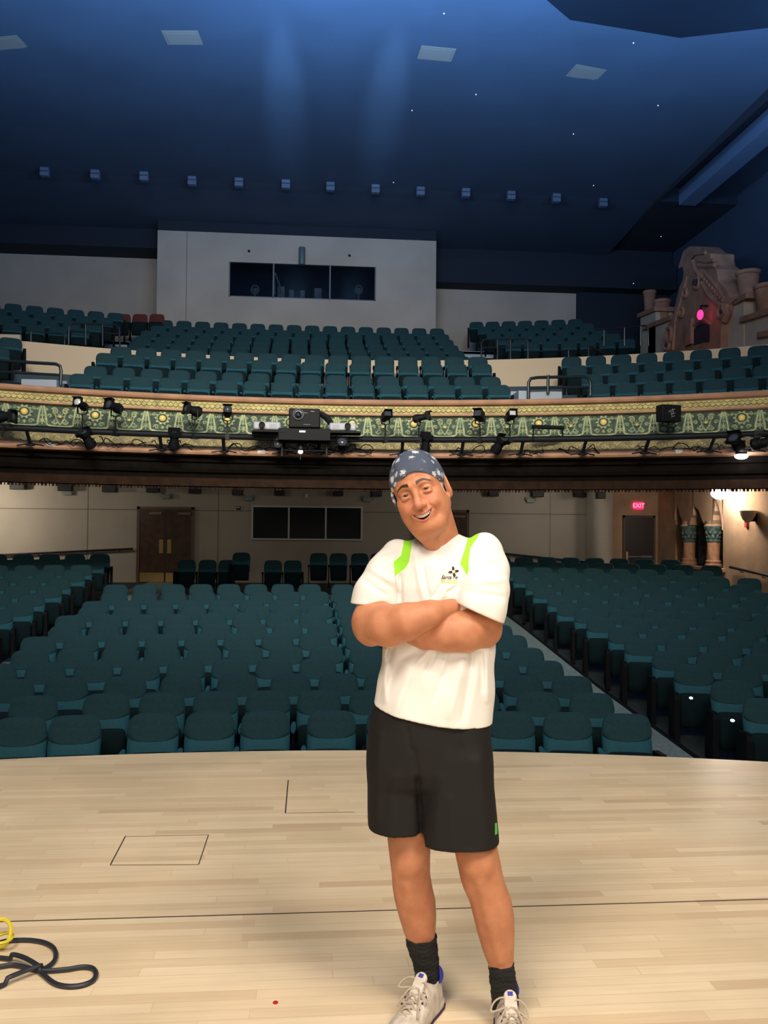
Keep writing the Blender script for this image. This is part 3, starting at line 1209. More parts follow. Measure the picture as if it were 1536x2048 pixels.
# small white aisle lamps on seat ends
M_lampw = mat('white_lamp', (1, 1, 1), .4, emit=(.8, .95, 1), estr=3)
for px, py, X, lb in ((1465, 1441, 4.66, 'nearest the stage on the right aisle'), (1382, 1396, 4.66, 'second from the stage on the right aisle')):
    p = onx(px, py, X)
    mb = MB()
    mb.ball((0, 0, 0), .022, 10, sc=(1, 1.3, .7))
    o = mb.build('aisle_lamp', M_lampw, smooth=True, loc=p)
    tag(o, 'tiny white lamp on a seat end panel, ' + lb, 'lamp', 'aisle lamps')
for px, py, Y, lb in ((1434, 1310, 11.6, 'left of two inside the right block'), (1514, 1315, 11.4, 'right of two inside the right block')):
    p = ony(px, py, Y)
    mb = MB()
    mb.ball((0, 0, 0), .022, 10, sc=(1.3, 1, .9))
    o = mb.build('aisle_lamp', M_lampw, smooth=True, loc=p)
    tag(o, 'tiny white lamp glint on an armrest, ' + lb, 'lamp', 'armrest lamps')

# ------------------------------------------------------------------ doors, windows, signs in the stalls
def double_door(x0, x1, z0, z1, Y, idx, side):
    t = thing('door_%d' % idx, 'dark walnut double doors with brass plates, ' + side, 'door', ((x0+x1)/2, Y, z0))
    t['kind'] = 'structure'
    W, H_ = x1-x0, z1-z0
    mb = MB()
    mb.box(-W/2-.09, -W/2, -.06, 0, 0, H_+.09)
    mb.box(W/2, W/2+.09, -.06, 0, 0, H_+.09)
    mb.box(-W/2-.09, W/2+.09, -.06, 0, H_, H_+.09)
    mb.build('door_frame', mat('brown_door_frame', (.14, .085, .06), .5), t)
    for f in (-1, 1):
        mb = MB()
        a, b = (-W/2+.005, -.006) if f < 0 else (.006, W/2-.005)
        mb.box(a, b, -.045, -.002, .01, H_-.005)
        l = mb.build('door_leaf', M_wood, t)
        mb = MB()
        mb.box(a+.02, b-.02, -.052, -.045, .02, .32)
        mb.build('kick_plate', M_brass, l)
        mb = MB()
        c = -.13 if f < 0 else .13
        mb.box(c-.065, c+.065, -.053, -.045, H_*.40, H_*.40+.45)
        mb.build('push_plate', M_brass, l)
        mb = MB()
        c = (a+b)/2+ (.1 if f < 0 else .2)
        mb.box(c-.2, c+.2, -.10, -.045, H_-.17, H_-.09)
        mb.build('door_closer', mat('bronze_closer', (.22, .15, .11), .5), l)
    return t


dl0, dl1 = ony(279, 1100, YB).x, ony(382, 1100, YB).x
zt_ = ony(330, 1019, YB).z
double_door(dl0, dl1, -.27, zt_, YB, 1, 'at the head of the left aisle')
dr0, dr1 = ony(829, 1100, YB).x, ony(932, 1100, YB).x
double_door(dr0, dr1, -.27, zt_+.0, YB, 2, 'behind the man at the head of the right aisle')

# exit door in the alcove
ea, eb = ony(1249, 1100, 27).x, ony(1305, 1100, 27).x
et = ony(1275, 1035, 27).z
t = thing('door_3', 'very dark single exit door with a push bar', 'door', ((ea+eb)/2, 27, -.27))
t['kind'] = 'structure'
W, Hh = eb-ea, et+.27
mb = MB()
mb.box(-W/2, W/2, -.05, 0, 0, Hh)
mb.build('door_leaf', mat('black_brown_door', (.022, .014, .012), .5), t)
mb = MB()
mb.box(-W/2-.07, -W/2, -.07, 0, 0, Hh+.07)
mb.box(W/2, W/2+.07, -.07, 0, 0, Hh+.07)
mb.box(-W/2-.07, W/2+.07, -.07, 0, Hh, Hh+.07)
mb.build('door_frame', mat('dark_door_frame', (.08, .05, .035), .6), t)
mb = MB()
mb.box(-W/2+.05, W/2-.05, -.12, -.08, Hh*.42, Hh*.42+.035)
mb.box(W/2-.42, W/2-.05, -.13, -.05, Hh*.42-.01, Hh*.42+.05)
mb.build('push_bar', mat('worn_steel', (.35, .35, .36), .35, metal=.9), t)
mb = MB()
mb.box(-W/2+.02, -W/2+.08, -.10, -.05, Hh*.37, Hh*.5)
mb.build('door_latch', M_brass, t)


def text_mesh(txt, size, name, m, parent=None, M=None, extrude=.003, font_shear=0.0, align='CENTER'):
    cu = bpy.data.curves.new(name, 'FONT')
    cu.body = txt
    cu.size = size
    cu.extrude = extrude
    cu.shear = font_shear
    cu.align_x = align
    cu.align_y = 'CENTER'
    tmp = bpy.data.objects.new(name, cu)
    C.objects.link(tmp)
    dg = bpy.context.evaluated_depsgraph_get()
    me = bpy.data.meshes.new_from_object(tmp.evaluated_get(dg))
    bpy.data.objects.remove(tmp)
    if M is not None:
        me.transform(M)
    me.materials.clear()
    me.materials.append(m)
    o = bpy.data.objects.new(name, me)
    C.objects.link(o)
    if parent is not None:
        o.parent = parent
    return o


FACE = Matrix.Rotation(pi/2, 4, 'X')     # text plane facing the stage


def exit_sign(name, loc, w_, h_, label, rz=0, ry=0):
    t = thing(name, label, 'sign', loc, rz)
    mb = MB()
    mb.box(-w_/2, w_/2, -.04, 0, -h_/2, h_/2)
    mb.build('sign_box', mat('red_sign_face', (.5, .01, .05), .5, emit=(1, .02, .12), estr=1.6), t, bevel=.008)
    o = text_mesh('EXIT', h_*.85, 'sign_lettering', mat('bright_sign_letters', (1, .4, .5), .5, emit=(1, .25, .38), estr=1.8), t, Matrix.Translation((0, -.043, 0)) @ FACE)
    return t


p = ony(1276, 1011.5, 27)
exit_sign('exit_sign', (p.x, 26.98, p.z), .33, .235, 'lit red EXIT sign above the dark exit door')

# projection window in the stalls rear wall
a, b = ony(503, 1045, YB), ony(725, 1045, YB)
wz1, wz0 = ony(614, 1012, YB).z, ony(614, 1080.5, YB).z
t = thing('window_2', 'three pane dark window with white frame in the lower rear wall', 'window', ((a.x+b.x)/2, YB, wz0))
t['kind'] = 'structure'
W, Hh = b.x-a.x, wz1-wz0
mb = MB()
fw = .055
mb.box(-W/2, W/2, -.05, 0, 0, fw)
mb.box(-W/2, W/2, -.05, 0, Hh-fw, Hh)
for u in (-W/2, -W/6-fw/2, W/6-fw/2, W/2-fw):
    mb.box(u, u+fw, -.052, 0, 0, Hh)
mb.build('window_frame', M_white, t)
for j in range(3):
    u = -W/2+W/3*j
    mb = MB()
    mb.box(u+fw/2, u+W/3-fw/2, -.012, -.004, fw, Hh-fw)
    mb.build('window_pane', M_glassd, t)

# black speaker boxes high on the rear wall
M_box = mat('black_speaker_box', (.012, .014, .018), .6)
spk = ['at the left photo edge', 'second from the left', 'third from the left', 'above the left double doors', 'just right of the left double doors', 'above the three pane window, left end', 'above the middle of that window', 'above its right pane, over the window', 'right of the three pane window', 'just right of the man\'s head', 'fourth from the right', 'second from the right', 'on the rounded column']
for px, py, wpx in ((39, 972, 28), (133, 975, 26), (221, 977, 26), (307, 978, 24), (391, 980, 24), (475, 983, 20), (559, 984, 21), (676, 985, 20), (753, 986, 20), (985, 986, 20), (1073, 987, 24), (1156, 987, 22), (1203, 990, 16)):
    Y = 27.95 if px < 1190 else 26.2
    p = ony(px, py, Y)
    w_ = wpx*Y/1680
    mb = MB()
    mb.box(-w_/2, w_/2, -.3, 0, -.12, .12)
    o = mb.build('wall_speaker', M_box, bevel=.015, loc=(p.x, YB-.01 if px < 1190 else Y, p.z))
    nm = 'counted from the left along the rear wall'
    tag(o, 'small black speaker box high on the rear wall, ' + spk.pop(0), 'speaker', 'wall speakers under the balcony')
    o.location.y = (YB-.005) if px < 1190 else 26.45
# emergency light heads with their wall plates
M_eml = mat('grey_green_lamp_head', (.22, .25, .22), .5)
for px, py, lb in ((137, 986, 'leftmost, over the left handrail'), (333, 993, 'above the left double doors'), (497, 997, 'left of the three pane window'), (734, 999, 'right of the three pane window'), (1060, 1001, 'near the rounded column')):
    p = ony(px, py, YB)
    t = thing('emergency_light', 'small grey twin headed emergency light on the rear wall, ' + lb, 'light', (p.x, YB, p.z), 0, 'emergency lights on the rear wall')
    mb = MB()
    mb.box(-.14, .14, -.12, 0, -.08, .06)
    mb.build('light_body', M_eml, t, bevel=.02)
    for f in (-1, 1):
        mb = MB()
        mb.lathe([(.03, 0), (.07, .05), (.075, .09), (.06, .095)], Matrix.Translation((f*.16, -.08, .05)) @ Matrix.Rotation(f*1.1, 4, 'Y') @ Matrix.Rotation(-pi*.6, 4, 'X'), 14)
        mb.build('lamp_head', M_eml, t, smooth=True)
# small boxes on the wall
p = ony(613, 991.5, YB)
mb = MB()
mb.box(-.05, .05, -.04, 0, -.07, .07)
tag(mb.build('wall_plate', mat('pale_plate', (.7, .75, .8), .5), bevel=.006, loc=(p.x, YB, p.z)), 'tiny pale plate on the wall above the three pane window', 'wall plate')
p = ony(477, 1016, YB)
t = thing('wall_clock_box', 'small black and white box on the wall left of the three pane window', 'wall box', (p.x, YB, p.z))
mb = MB()
mb.box(-.07, .07, -.05, 0, -.06, .06)
mb.build('box_body', M_box, t, bevel=.006)
mb = MB()
mb.box(-.055, .045, -.054, -.05, .0, .035)
mb.build('box_window', M_white, t)


def handrail(name, a, b, label, r=.035, back=Vector((0, .09, 0)), nb=4, m=None):
    a, b = Vector(a), Vector(b)
    t = thing(name, label, 'handrail', a)
    mb = MB()
    mb.tube([Vector((0, 0, 0)), b-a], r, 10)
    mb.build('rail_bar', m or M_blackm, t, smooth=True)
    for i in range(nb):
        q = (b-a)*((i+.5)/nb)
        mb = MB()
        mb.tube([q, q+Vector((0, 0, -.07)), q+Vector((0, 0, -.08))+back], .012, 6)
        mb.build('rail_bracket', m or M_blackm, t, smooth=True)
    return t


handrail('wall_handrail', ony(-60, 1113, YB-.1), ony(266, 1097.5, YB-.1), 'long dark handrail on the rear wall left of the double doors', nb=6)
handrail('wall_handrail', ony(940, 1100, YB-.1), ony(1185, 1126, YB-.1), 'long dark sloping handrail on the rear wall right of the man', nb=5)
handrail('wall_handrail', onx(1460, 1134, XR-.1), onx(1600, 1166, XR-.1), 'short dark handrail on the right wall below the sconce', back=Vector((.09, 0, 0)), nb=3)

# wall sconce, alarm, bright lamp on the right wall
p = onx(1512, 1034, XR)
t = thing('wall_sconce', 'cream and black bowl sconce on the right tan wall', 'wall lamp', p, radians(90))
mb = MB()
mb.lathe([(.02, -.16), (.12, -.08), (.19, .05), (.21, .16), (.18, .16), (.14, .04), (.02, -.1)], Matrix.Translation((0, .22, 0)), 20)
mb.build('sconce_bowl', mat('cream_glass_bowl', (.75, .65, .5), .4), t, smooth=True)
mb = MB()
mb.box(-.07, .07, 0, .2, -.12, .1)
mb.build('sconce_bracket', M_blackm, t, bevel=.02)
p = onx(1495, 1047, XR)
t = thing('fire_alarm', 'small red and white fire alarm below the sconce', 'alarm', p, radians(90))
mb = MB()
mb.box(-.06, .06, 0, .06, -.1, .1)
mb.build('alarm_body', mat('red_alarm', (.5, .04, .04), .5), t, bevel=.01)
mb = MB()
mb.ball((0, .07, .06), .03, 10)
mb.build('alarm_strobe', M_white, t, smooth=True)
p = onx(1466, 985, XR)
p = Vector((XR-.35, p.y, 2.62))
t = thing('wall_floodlight', 'glaring white floodlight high on the right wall under the balcony', 'lamp', p, 0)
mb = MB()
mb.ball((0, 0, 0), .23, 20, sc=(1, 1.5, .8))
mb.build('lamp_globe', mat('glaring_lamp', (1, 1, 1), .5, emit=(1, .97, 1), estr=30), t, smooth=True)
mb = MB()
mb.box(.12, .35, -.08, .08, .05, .2)
mb.build('lamp_bracket', M_blackm, t)
l = lamp('floodlight_glow', 'POINT', p+Vector((-.30, -.5, -.18)), None, 95, (1, .84, .62), shadow_soft_size=.15)
p2 = onx(1503, 980, XR)
# alcove lights and warm spill at far left
lamp('stalls_left_light', 'AREA', (-10.6, 25.6, 2.55), (-10.2, 28, 1.2), 80, (1, .88, .72), shape='DISK', size=.5)
for x, e in ((-6.5, 8), (-2.5, 4), (2.5, 4), (7.6, 15)):
    lamp('downlight', 'AREA', (x, 25.3, 2.9), (x, 28, .9), e, (1, .92, .80), shape='DISK', size=.4)
lamp('downlight', 'AREA', (6.5, 21.5, 2.95), (6.3, 20.4, 0), 12, (.75, .95, 1), shape='DISK', size=.5)
lamp('downlight', 'AREA', (-7.5, 21.5, 2.95), (-7.3, 20.4, 0), 5, (.75, .95, 1), shape='DISK', size=.5)

# ------------------------------------------------------------------ upper right: parapets, gable and pots on the side wall


def px_poly(pts, X):
    r = []
    for x, y in pts:
        p = onx(x, y, X)
        r.append((p.y, p.z))
    return r


M_par = mat('cream_parapet_wall', (.50, .44, .36), .9, var=.12, vscale=2, bump=.3, bscale=12)
XP = 11.4
par = MB()
for poly in ([(1600, 800), (1600, 530), (1545, 622), (1491, 641), (1491, 800)], [(1487, 800), (1487, 601), (1450, 618), (1450, 800)],
             [(1345, 800), (1345, 640), (1296, 655), (1296, 800)], [(1311, 800), (1311, 620), (1281, 633), (1281, 800)]):
    q = px_poly(poly, XP)
    par.prism(q, 'x', XP, XP+.6)
struct(par.build('wall_parapet_right', M_par), 'cream stepped parapet walls along the upper right side', 'wall')
cop = MB()
for a, b in (((1598, 606), (1486, 640)), ((1500, 590), (1446, 618)), ((1348, 634), (1290, 657)), ((1315, 617), (1279, 632)), ((1600, 655), (1520, 671))):
    pa, pb = onx(*a, XP), onx(*b, XP)
    cop.add([(XP-.1, pa.y, pa.z-.08), (XP+.7, pa.y, pa.z-.08), (XP+.7, pa.y, pa.z+.08), (XP-.1, pa.y, pa.z+.08),
             (XP-.1, pb.y, pb.z-.08), (XP+.7, pb.y, pb.z-.08), (XP+.7, pb.y, pb.z+.08), (XP-.1, pb.y, pb.z+.08)],
            [(0, 1, 2, 3), (4, 7, 6, 5), (0, 4, 5, 1), (1, 5, 6, 2), (2, 6, 7, 3), (3, 7, 4, 0)])
struct(cop.build('trim_coping', M_terra, bevel=.02), 'terracotta coping on the stepped parapets', 'coping')


def pot(px, py_top, py_bot, wpx, label, X=XP+.3):
    p = onx(px, py_bot, X)
    D = p.y
    h = (py_bot-py_top)*D/1680
    r = wpx/2*D/1680
    t = thing('terracotta_pot', label, 'pot', p, 0, 'terracotta pots on the parapets')
    mb = MB()
    mb.lathe([(r*.70, 0), (r*.74, h*.04), (r*.88, h*.75), (r*.9, h*.86), (r*.8, h*.86), (r*.6, h*.2)], n=26)
    mb.build('pot_body', M_terra, t, smooth=True)
    mb = MB()
    mb.lathe([(r*.9, h*.84), (r*1.0, h*.87), (r*1.0, h*.94), (r*1.03, h*.96), (r*1.03, h), (r*.85, h), (r*.85, h*.86)], n=26)
    mb.build('pot_rim', M_terra, t, smooth=True)


pot(1299, 581, 625, 27, 'smaller terracotta pot at the far end of the parapet, left one of the pair')
pot(1324, 599, 645, 36, 'terracotta pot left of the carved gable, right one of the pair')
pot(1496, 541, 592, 50, 'large terracotta pot right of the carved gable')
pot(1536, 568, 625, 58, 'largest terracotta pot cut by the right photo edge')

gable = [(1352, 800), (1338, 700), (1333, 680), (1340, 655), (1352, 630), (1358, 600), (1364, 575), (1370, 562), (1373, 548), (1371, 535), (1361, 538), (1366, 522), (1372, 502), (1384, 493), (1401, 493), (1411, 503), (1421, 506), (1429, 507), (1429, 520), (1431, 530), (1441, 538), (1444, 560), (1452, 568), (1459, 575), (1466, 592), (1478, 596), (1463, 610), (1458, 630), (1453, 640), (1449, 660), (1449, 800)]
g = thing('carved_gable', 'tall carved terracotta baroque gable with a dark arch on the upper right side wall', 'gable', (XP-.05, onx(1400, 700, XP).y, 5))
gb = MB()
gq = px_poly(gable, XP-.1)
gy, gz = g.location.y, g.location.z
gb.prism([(a-gy, b-gz) for a, b in gq], 'x', -.15, .55)
bpy.context.view_layer.update()
go = gb.build('gable_wall', M_terra, g, bevel=.03)
ar = MB()
# dark panel as arch shade, door hood, roundels and volutes carved on its face


def gpt(px, py, dx=0):
    p = onx(px, py, XP-.2)
    return Vector((dx-.16, p.y-gy, p.z-gz))


arch = [(1389, 690), (1389, 660), (1394, 652), (1402, 646), (1410, 646), (1419, 650), (1420, 660), (1419, 684), (1410, 684)]
aq = [gpt(*q) for q in arch]
ar.prism([(v.y, v.z) for v in aq], 'x', -.17, -.1)
ar.build('arch_shade_panel', mat('arch_shade', (.02, .022, .03), .9), g)
rl = MB()
for px, py, r, w_ in ((1396, 566, .16, .05), (1445, 622, .17, .06), (1340, 670, .22, .07), (1336, 690, .16, .06), (1372, 586, .12, .05), (1365, 625, .13, .05)):
    c = gpt(px, py, -.02)
    ring = [c+Vector((0, r*cos(2*pi*k/18), r*sin(2*pi*k/18))) for k in range(18)]
    rl.tube(ring, w_, 7, closed=True)
rl.tube([gpt(1372, 675), gpt(1384, 655), gpt(1398, 642), (gpt(1412, 640)), gpt(1424, 650)], .045, 7)
rl.tube([gpt(1412, 505), gpt(1392, 508), gpt(1386, 520), gpt(1392, 540), gpt(1400, 552)], .055, 7)
rl.tube([gpt(1399, 520), gpt(1415, 523), gpt(1430, 520)], .07, 7)
rl.tube([gpt(1399, 530), gpt(1415, 532), gpt(1431, 530)], .07, 7)
rl.tube([gpt(1376, 552), gpt(1366, 590), gpt(1352, 640), gpt(1347, 700)], .06, 7)
rl.tube([gpt(1402, 560), gpt(1418, 590), gpt(1438, 608), gpt(1455, 612)], .065, 7)
rl.tube([gpt(1410, 545), gpt(1435, 575), gpt(1450, 598)], .05, 7)
rl.tube([gpt(1449, 615), gpt(1456, 630), gpt(1450, 640)], .10, 7)
rl.box(-.25, -.1, gpt(1388, 650).y, gpt(1376, 650).y, gpt(1382, 690).z, gpt(1382, 640).z)
for k in range(9):
    u = k/8
    rl.ball(gpt(1404+42*u, 552+48*u), .075, 8, sc=(.6, 1, 1))
    rl.ball(gpt(1371-20*u, 560+95*u), .06, 8, sc=(.6, 1, 1))
rl.build('carved_relief', M_terra, g, smooth=True)
hl = MB()
for px, py, r in ((1392, 565, .13), (1404, 562, .07), (1372, 586, .05), (1445, 622, .09), (1334, 690, .08)):
    c = gpt(px, py, -.03)
    hl.ball(c, r, 10, sc=(.4, 1, 1))
hl.build('hollow_shade_lumps', mat('hollow_shade', (.03, .028, .04), .9), g)  # dark lumps stand in for the shade inside the carving
p = onx(1400.5, 629.5, XP-.5)
t = thing('red_lamp', 'glowing red exit lamp on the carved gable', 'lamp', p)
mb = MB()
mb.ball((0, 0, 0), .13, 12, sc=(.6, 1, 1.1))
mb.build('lamp_lens', mat('glowing_red', (.8, .02, .1), .5, emit=(1, .03, .2), estr=2.2), t, smooth=True)
mb = MB()
mb.tube([(0, 0, .05), (.1, .15, .3), (.35, .15, .3)], .03, 6)
mb.build('lamp_arm', M_blackm, t, smooth=True)
lamp('red_lamp_glow', 'POINT', p+Vector((-.2, 0, 0)), None, 1, (1, .05, .15), shadow_soft_size=.1)

# ------------------------------------------------------------------ balcony railings


def railing(pts, Y, label, posts, r=.035, mid=None, m=None, down=.0):
    """pts: pixel polyline of the top bar at depth Y; posts: (px, y top, y bottom)"""
    P0 = ony(*pts[0], Y)
    t = thing('guard_rail', label, 'railing', P0, 0)
    mb = MB()
    mb.tube([ony(*q, Y)-P0 for q in pts], r, 8)
    mb.build('top_bar', m or M_rail, t, smooth=True)
    if mid:
        mb = MB()
        mb.tube([ony(*q, Y)-P0 for q in mid], r*.8, 8)
        mb.build('middle_bar', m or M_rail, t, smooth=True)
    for px, ya, yb_ in posts:
        mb = MB()
        mb.tube([ony(px, ya, Y)-P0, ony(px, yb_, Y)-P0], r, 8)
        mb.build('rail_post', m or M_rail, t, smooth=True)
    return t


railing([(-30, 719), (60, 725), (112, 728), (120, 732), (122, 742), (121, 770)], 17.9, 'dark two bar guard rail at the left end of the balcony front', [(-20, 720, 765)], mid=[(-30, 742), (120, 750)])
railing([(1057, 798), (1057, 765), (1062, 757), (1075, 755), (1168, 753), (1177, 757), (1181, 765), (1181, 792)], 17.6, 'dark two bar guard rail right of the lower centre seats', [(1096, 750, 786)], mid=[(1058, 777), (1181, 774)])
railing([(137, 690), (138, 652), (146, 647), (230, 650), (238, 656), (240, 694)], 22.4, 'thin two bar rail at the left balcony steps', [(171, 648, 690), (205, 649, 692)], r=.025, mid=[(138, 662), (239, 668)])
railing([(61, 685), (62, 663), (125, 668), (129, 672), (129, 690)], 22.4, 'low thin rail in front of the upper left seats', [(62, 663, 686)], r=.02)
railing([(963, 718), (963, 685), (969, 679), (1050, 678), (1056, 684), (1056, 720)], 22.4, 'thin two bar rail at the right balcony steps', [(995, 679, 718), (1021, 679, 718)], r=.025, mid=[(964, 695), (1056, 694)])
railing([(1057, 703), (1100, 702), (1138, 700)], 22.4, 'single thin bar rail before the upper right seats', [(1057, 703, 718), (1137, 700, 718)], r=.02)
railing([(1177, 692), (1206, 705), (1238, 722)], 22.1, 'sloping black handrail between the lower right seats and the pale parapet', [(1177, 692, 716)], r=.035, m=M_blackm)
railing([(1190, 660), (1245, 656), (1290, 651), (1296, 655), (1297, 692)], 22.4, 'thin rail in front of the stepped parapet', [(1208, 660, 692), (1249, 656, 692), (1281, 652, 692)], r=.022)
railing([(0, 668), (10, 676)], 22.2, 'short black rail end at the left photo edge', [(10, 670, 690)], r=.03, m=M_blackm)

# ------------------------------------------------------------------ booth contents and ceiling fittings
p = ony(604, 513, 28.9)
mb = MB()
mb.lathe([(.1, -.3), (.11, -.28), (.11, .28), (.1, .3)], n=16)
mb.box(-.02, .02, .05, .14, -.05, .05)
tag(mb.build('hanging_canister', mat('teal_grey_canister', (.06, .12, .14), .5), smooth=True, loc=(p.x, 28.85, p.z)), 'small dark cylinder mounted above the booth window', 'fixture')
for px, py in ((498, 502), (699, 511)):
    p = ony(px, py, 28.97)
    mb = MB()
    mb.ball((0, 0, 0), .045, 8)
    tag(mb.build('wall_sensor', M_blackm, smooth=True, loc=p), 'tiny dark sensor on the booth wall, ' + ('left of' if px < 600 else 'right of') + ' the dark cylinder', 'sensor')
M_pale = mat('pale_equipment', (.45, .5, .52), .5)
lamp('booth_light', 'AREA', ((wx0+wx1)/2 if False else -.4, 29.5, 10.9), (-.4, 30.2, 9.8), 4, (.8, .9, 1), shape='DISK', size=.3)
for px, lb in ((509, 'left'), (718, 'right')):
    p = ony(px, 592, 29.7)
    t = thing('followspot', 'pale round spotlight behind the %s pane of the booth window' % lb, 'spotlight', (p.x, 29.9, p.z-.1), 0, 'spotlights in the booth')
    mb = MB()
    ring = [(.13*cos(2*pi*k/18), 0, .38+.15*sin(2*pi*k/18)) for k in range(18)]
    mb.tube(ring, .028, 7, closed=True)
    mb.lathe([(.05, -.05), (.11, 0), (.11, .2), (.05, .25)], Matrix.Translation((0, .1, .38)) @ Matrix.Rotation(-pi/2, 4, 'X'), 16)
    mb.build('lamp_head', M_pale, t, smooth=True)
    mb = MB()
    mb.tube([(0, 0, -.5), (0, 0, .24)], .03, 8)
    mb.build('lamp_stand', M_pale, t, smooth=True)
for px, w_, h_ in ((562, .24, .42), (583, .16, .3), (605, .16, .28), (636, .26, .36)):
    p = ony(px, 600, 29.8)
    mb = MB()
    mb.box(-w_/2, w_/2, -.15, .15, 0, h_)
    mb.box(-w_/2*.7, w_/2*.7, -.17, -.15, .05, h_*.8)
    tag(mb.build('booth_equipment', M_pale, bevel=.02, loc=(p.x, 29.8, p.z+.02)), 'small pale desk equipment inside the booth, at %s' % {562: 'the middle pane left corner', 583: 'the left of the middle pane', 605: 'the middle of the middle pane', 636: 'the right of the middle pane'}[px], 'equipment')
p = ony(550, 560, 29.5)
mb = MB()
mb.tube([(0, 0, -.5), (-.03, 0, .1), (.0, 0, .25), (.16, 0, -.2), (.25, 0, -.45)], .03, 7)
mb.ball((-.02, 0, .2), .06, 8)
tag(mb.build('booth_lamp_arm', M_pale, smooth=True, loc=(p.x, 29.5, p.z)), 'pale bent arm of a desk lamp behind the booth window post', 'lamp')

# row of small vents on the ceiling
M_vent = mat('pale_blue_vent', (.075, .12, .20), .8)
M_ventd = mat('vent_slot', (.015, .03, .06), .8)
vx = [(90, 340), (191, 345), (288.5, 349), (384.5, 358), (478, 361), (572, 365), (661, 369.5), (751, 374.5), (841, 379), (931.5, 382), (1022, 387.5), (1112.5, 392.5), (1206, 402)]
for i, (px, py) in enumerate(vx):
    p = onz(px, py-4, 12.2)
    t = thing('ceiling_vent', 'small pale blue slotted fitting on the ceiling, %s from the left of the row' % ordinal(i+1), 'ceiling fitting', (p.x, p.y, 12.2), 0, 'row of thirteen ceiling fittings')
    mb = MB()
    mb.box(-.13, .13, -.1, .1, -.26, 0)
    mb.build('fitting_box', M_vent, t, bevel=.02)
    mb = MB()
    mb.box(-.12, .12, -.108, -.1, -.14, -.11)
    mb.build('fitting_slot', M_ventd, t)
M_patch = mat('faded_tan_panel', (.16, .155, .15), .9)
for i, (px, py) in enumerate(((14, 87), (365, 76), (873, 108), (1172, 146))):
    p = onz(px, py, 12.33)
    mb = MB()
    mb.box(-.40, .40, -.26, .26, -.02, 0)
    mb.box(-.34, .34, -.2, .2, -.03, -.02)
    o = mb.build('ceiling_hatch', M_patch, loc=(p.x, p.y, 12.345), bevel=.005)
    o.rotation_euler.z = (-.25, -.1, .06, .2)[i]
    tag(o, 'faded tan rectangular ceiling panel, ' + ('at the left photo edge', 'second from the left', 'third from the left', 'rightmost')[i], 'ceiling panel', 'tan ceiling panels')
M_star = mat('tiny_ceiling_star', (1, 1, 1), .5, emit=(.75, .85, 1), estr=1.0)
stl = ['below the slanted dark panel', 'near the right edge, above the cove beam', 'below the third tan panel', 'left of the third tan panel, lower', 'below the rightmost tan panel', 'just above the row of fittings, centre right', 'below the row of fittings, centre right', 'at the top of the photo', 'above the right end of the row of fittings', 'in the dark right corner', 'above the left terracotta pots', 'above the upper left seats']
for px, py in ((1267, 86), (1316, 211), (952, 189), (824, 221), (1147, 268), (787, 365), (848, 443), (1187, 371), (888, 27), (1322, 473), (1267, 567), (102, 484)):
    if px > 1300 and py > 400 or (px, py) == (1267, 567):
        p = ony(px, py, 27)
    else:
        p = onz(px, py, 12.1)
    mb = MB()
    mb.ball((0, 0, 0), .014, 8)
    tag(mb.build('ceiling_star', M_star, smooth=True, loc=p), 'tiny star light ' + stl.pop(0), 'star light', 'star lights')

# ------------------------------------------------------------------ lighting pipe and fixtures on the balcony front


def onfront(px, py, d):
    """point on the arc d metres stageward of the balcony front"""
    Y = 17.0
    for _ in range(12):
        p = ony(px, py, Y)
        Y = A0-R0+sqrt((R0-d)**2-p.x**2)
    return ony(px, py, Y)


PD = .62
zp_ = onfront(770, 880, PD).z
t = thing('lighting_pipe', 'long curved black lighting pipe in front of the balcony', 'pipe', (0, A0-PD, zp_))
mb = MB()
pts = []
for i in range(81):
    x = -11.2+22.2*i/80
    pts.append((x, A0-R0+sqrt((R0-PD)**2-x*x)-(A0-PD), 0))
mb.tube(pts, .05, 8)
mb.tube([(x, y+.14, .03) for x, y, z in pts], .04, 6)
mb.build('pipe_bar', M_blackm, t, smooth=True)
for px in (52, 155+3, 319, 446, 568, 638, 806, 927, 1047, 1173, 1299, 1431, 1520):
    if px in (158,):
        px = 178
        continue
    p = onfront(px, 880, PD)
    q = Vector((p.x, p.y, zp_))
    lg = z7+.04
    r0 = q-Vector(t.location)
    zb_ = lg-zp_
    mb = MB()
    mb.tube([r0, r0+Vector((0, .25, zb_+.02))], .035, 8)
    n_ = r0+Vector((0, .25, zb_))
    mb.lathe([(.09, 0), (.09, .015), (.05, .03), (.04, .06)], Matrix.Translation(n_), 12)
    for sx in (-1, 1):
        mb.tube([n_+Vector((0, 0, .04)), n_+Vector((sx*.25, 0, .0))], .014, 5)
    mb.build('pipe_stand', M_blackm, t, smooth=True)

M_lens = mat('spotlight_lens', (.05, .06, .08), .05)
M_lensb = mat('lens_painted_reflection', (.8, .85, .9), .15, metal=.3)  # reflection on the lens put into a whitish colour


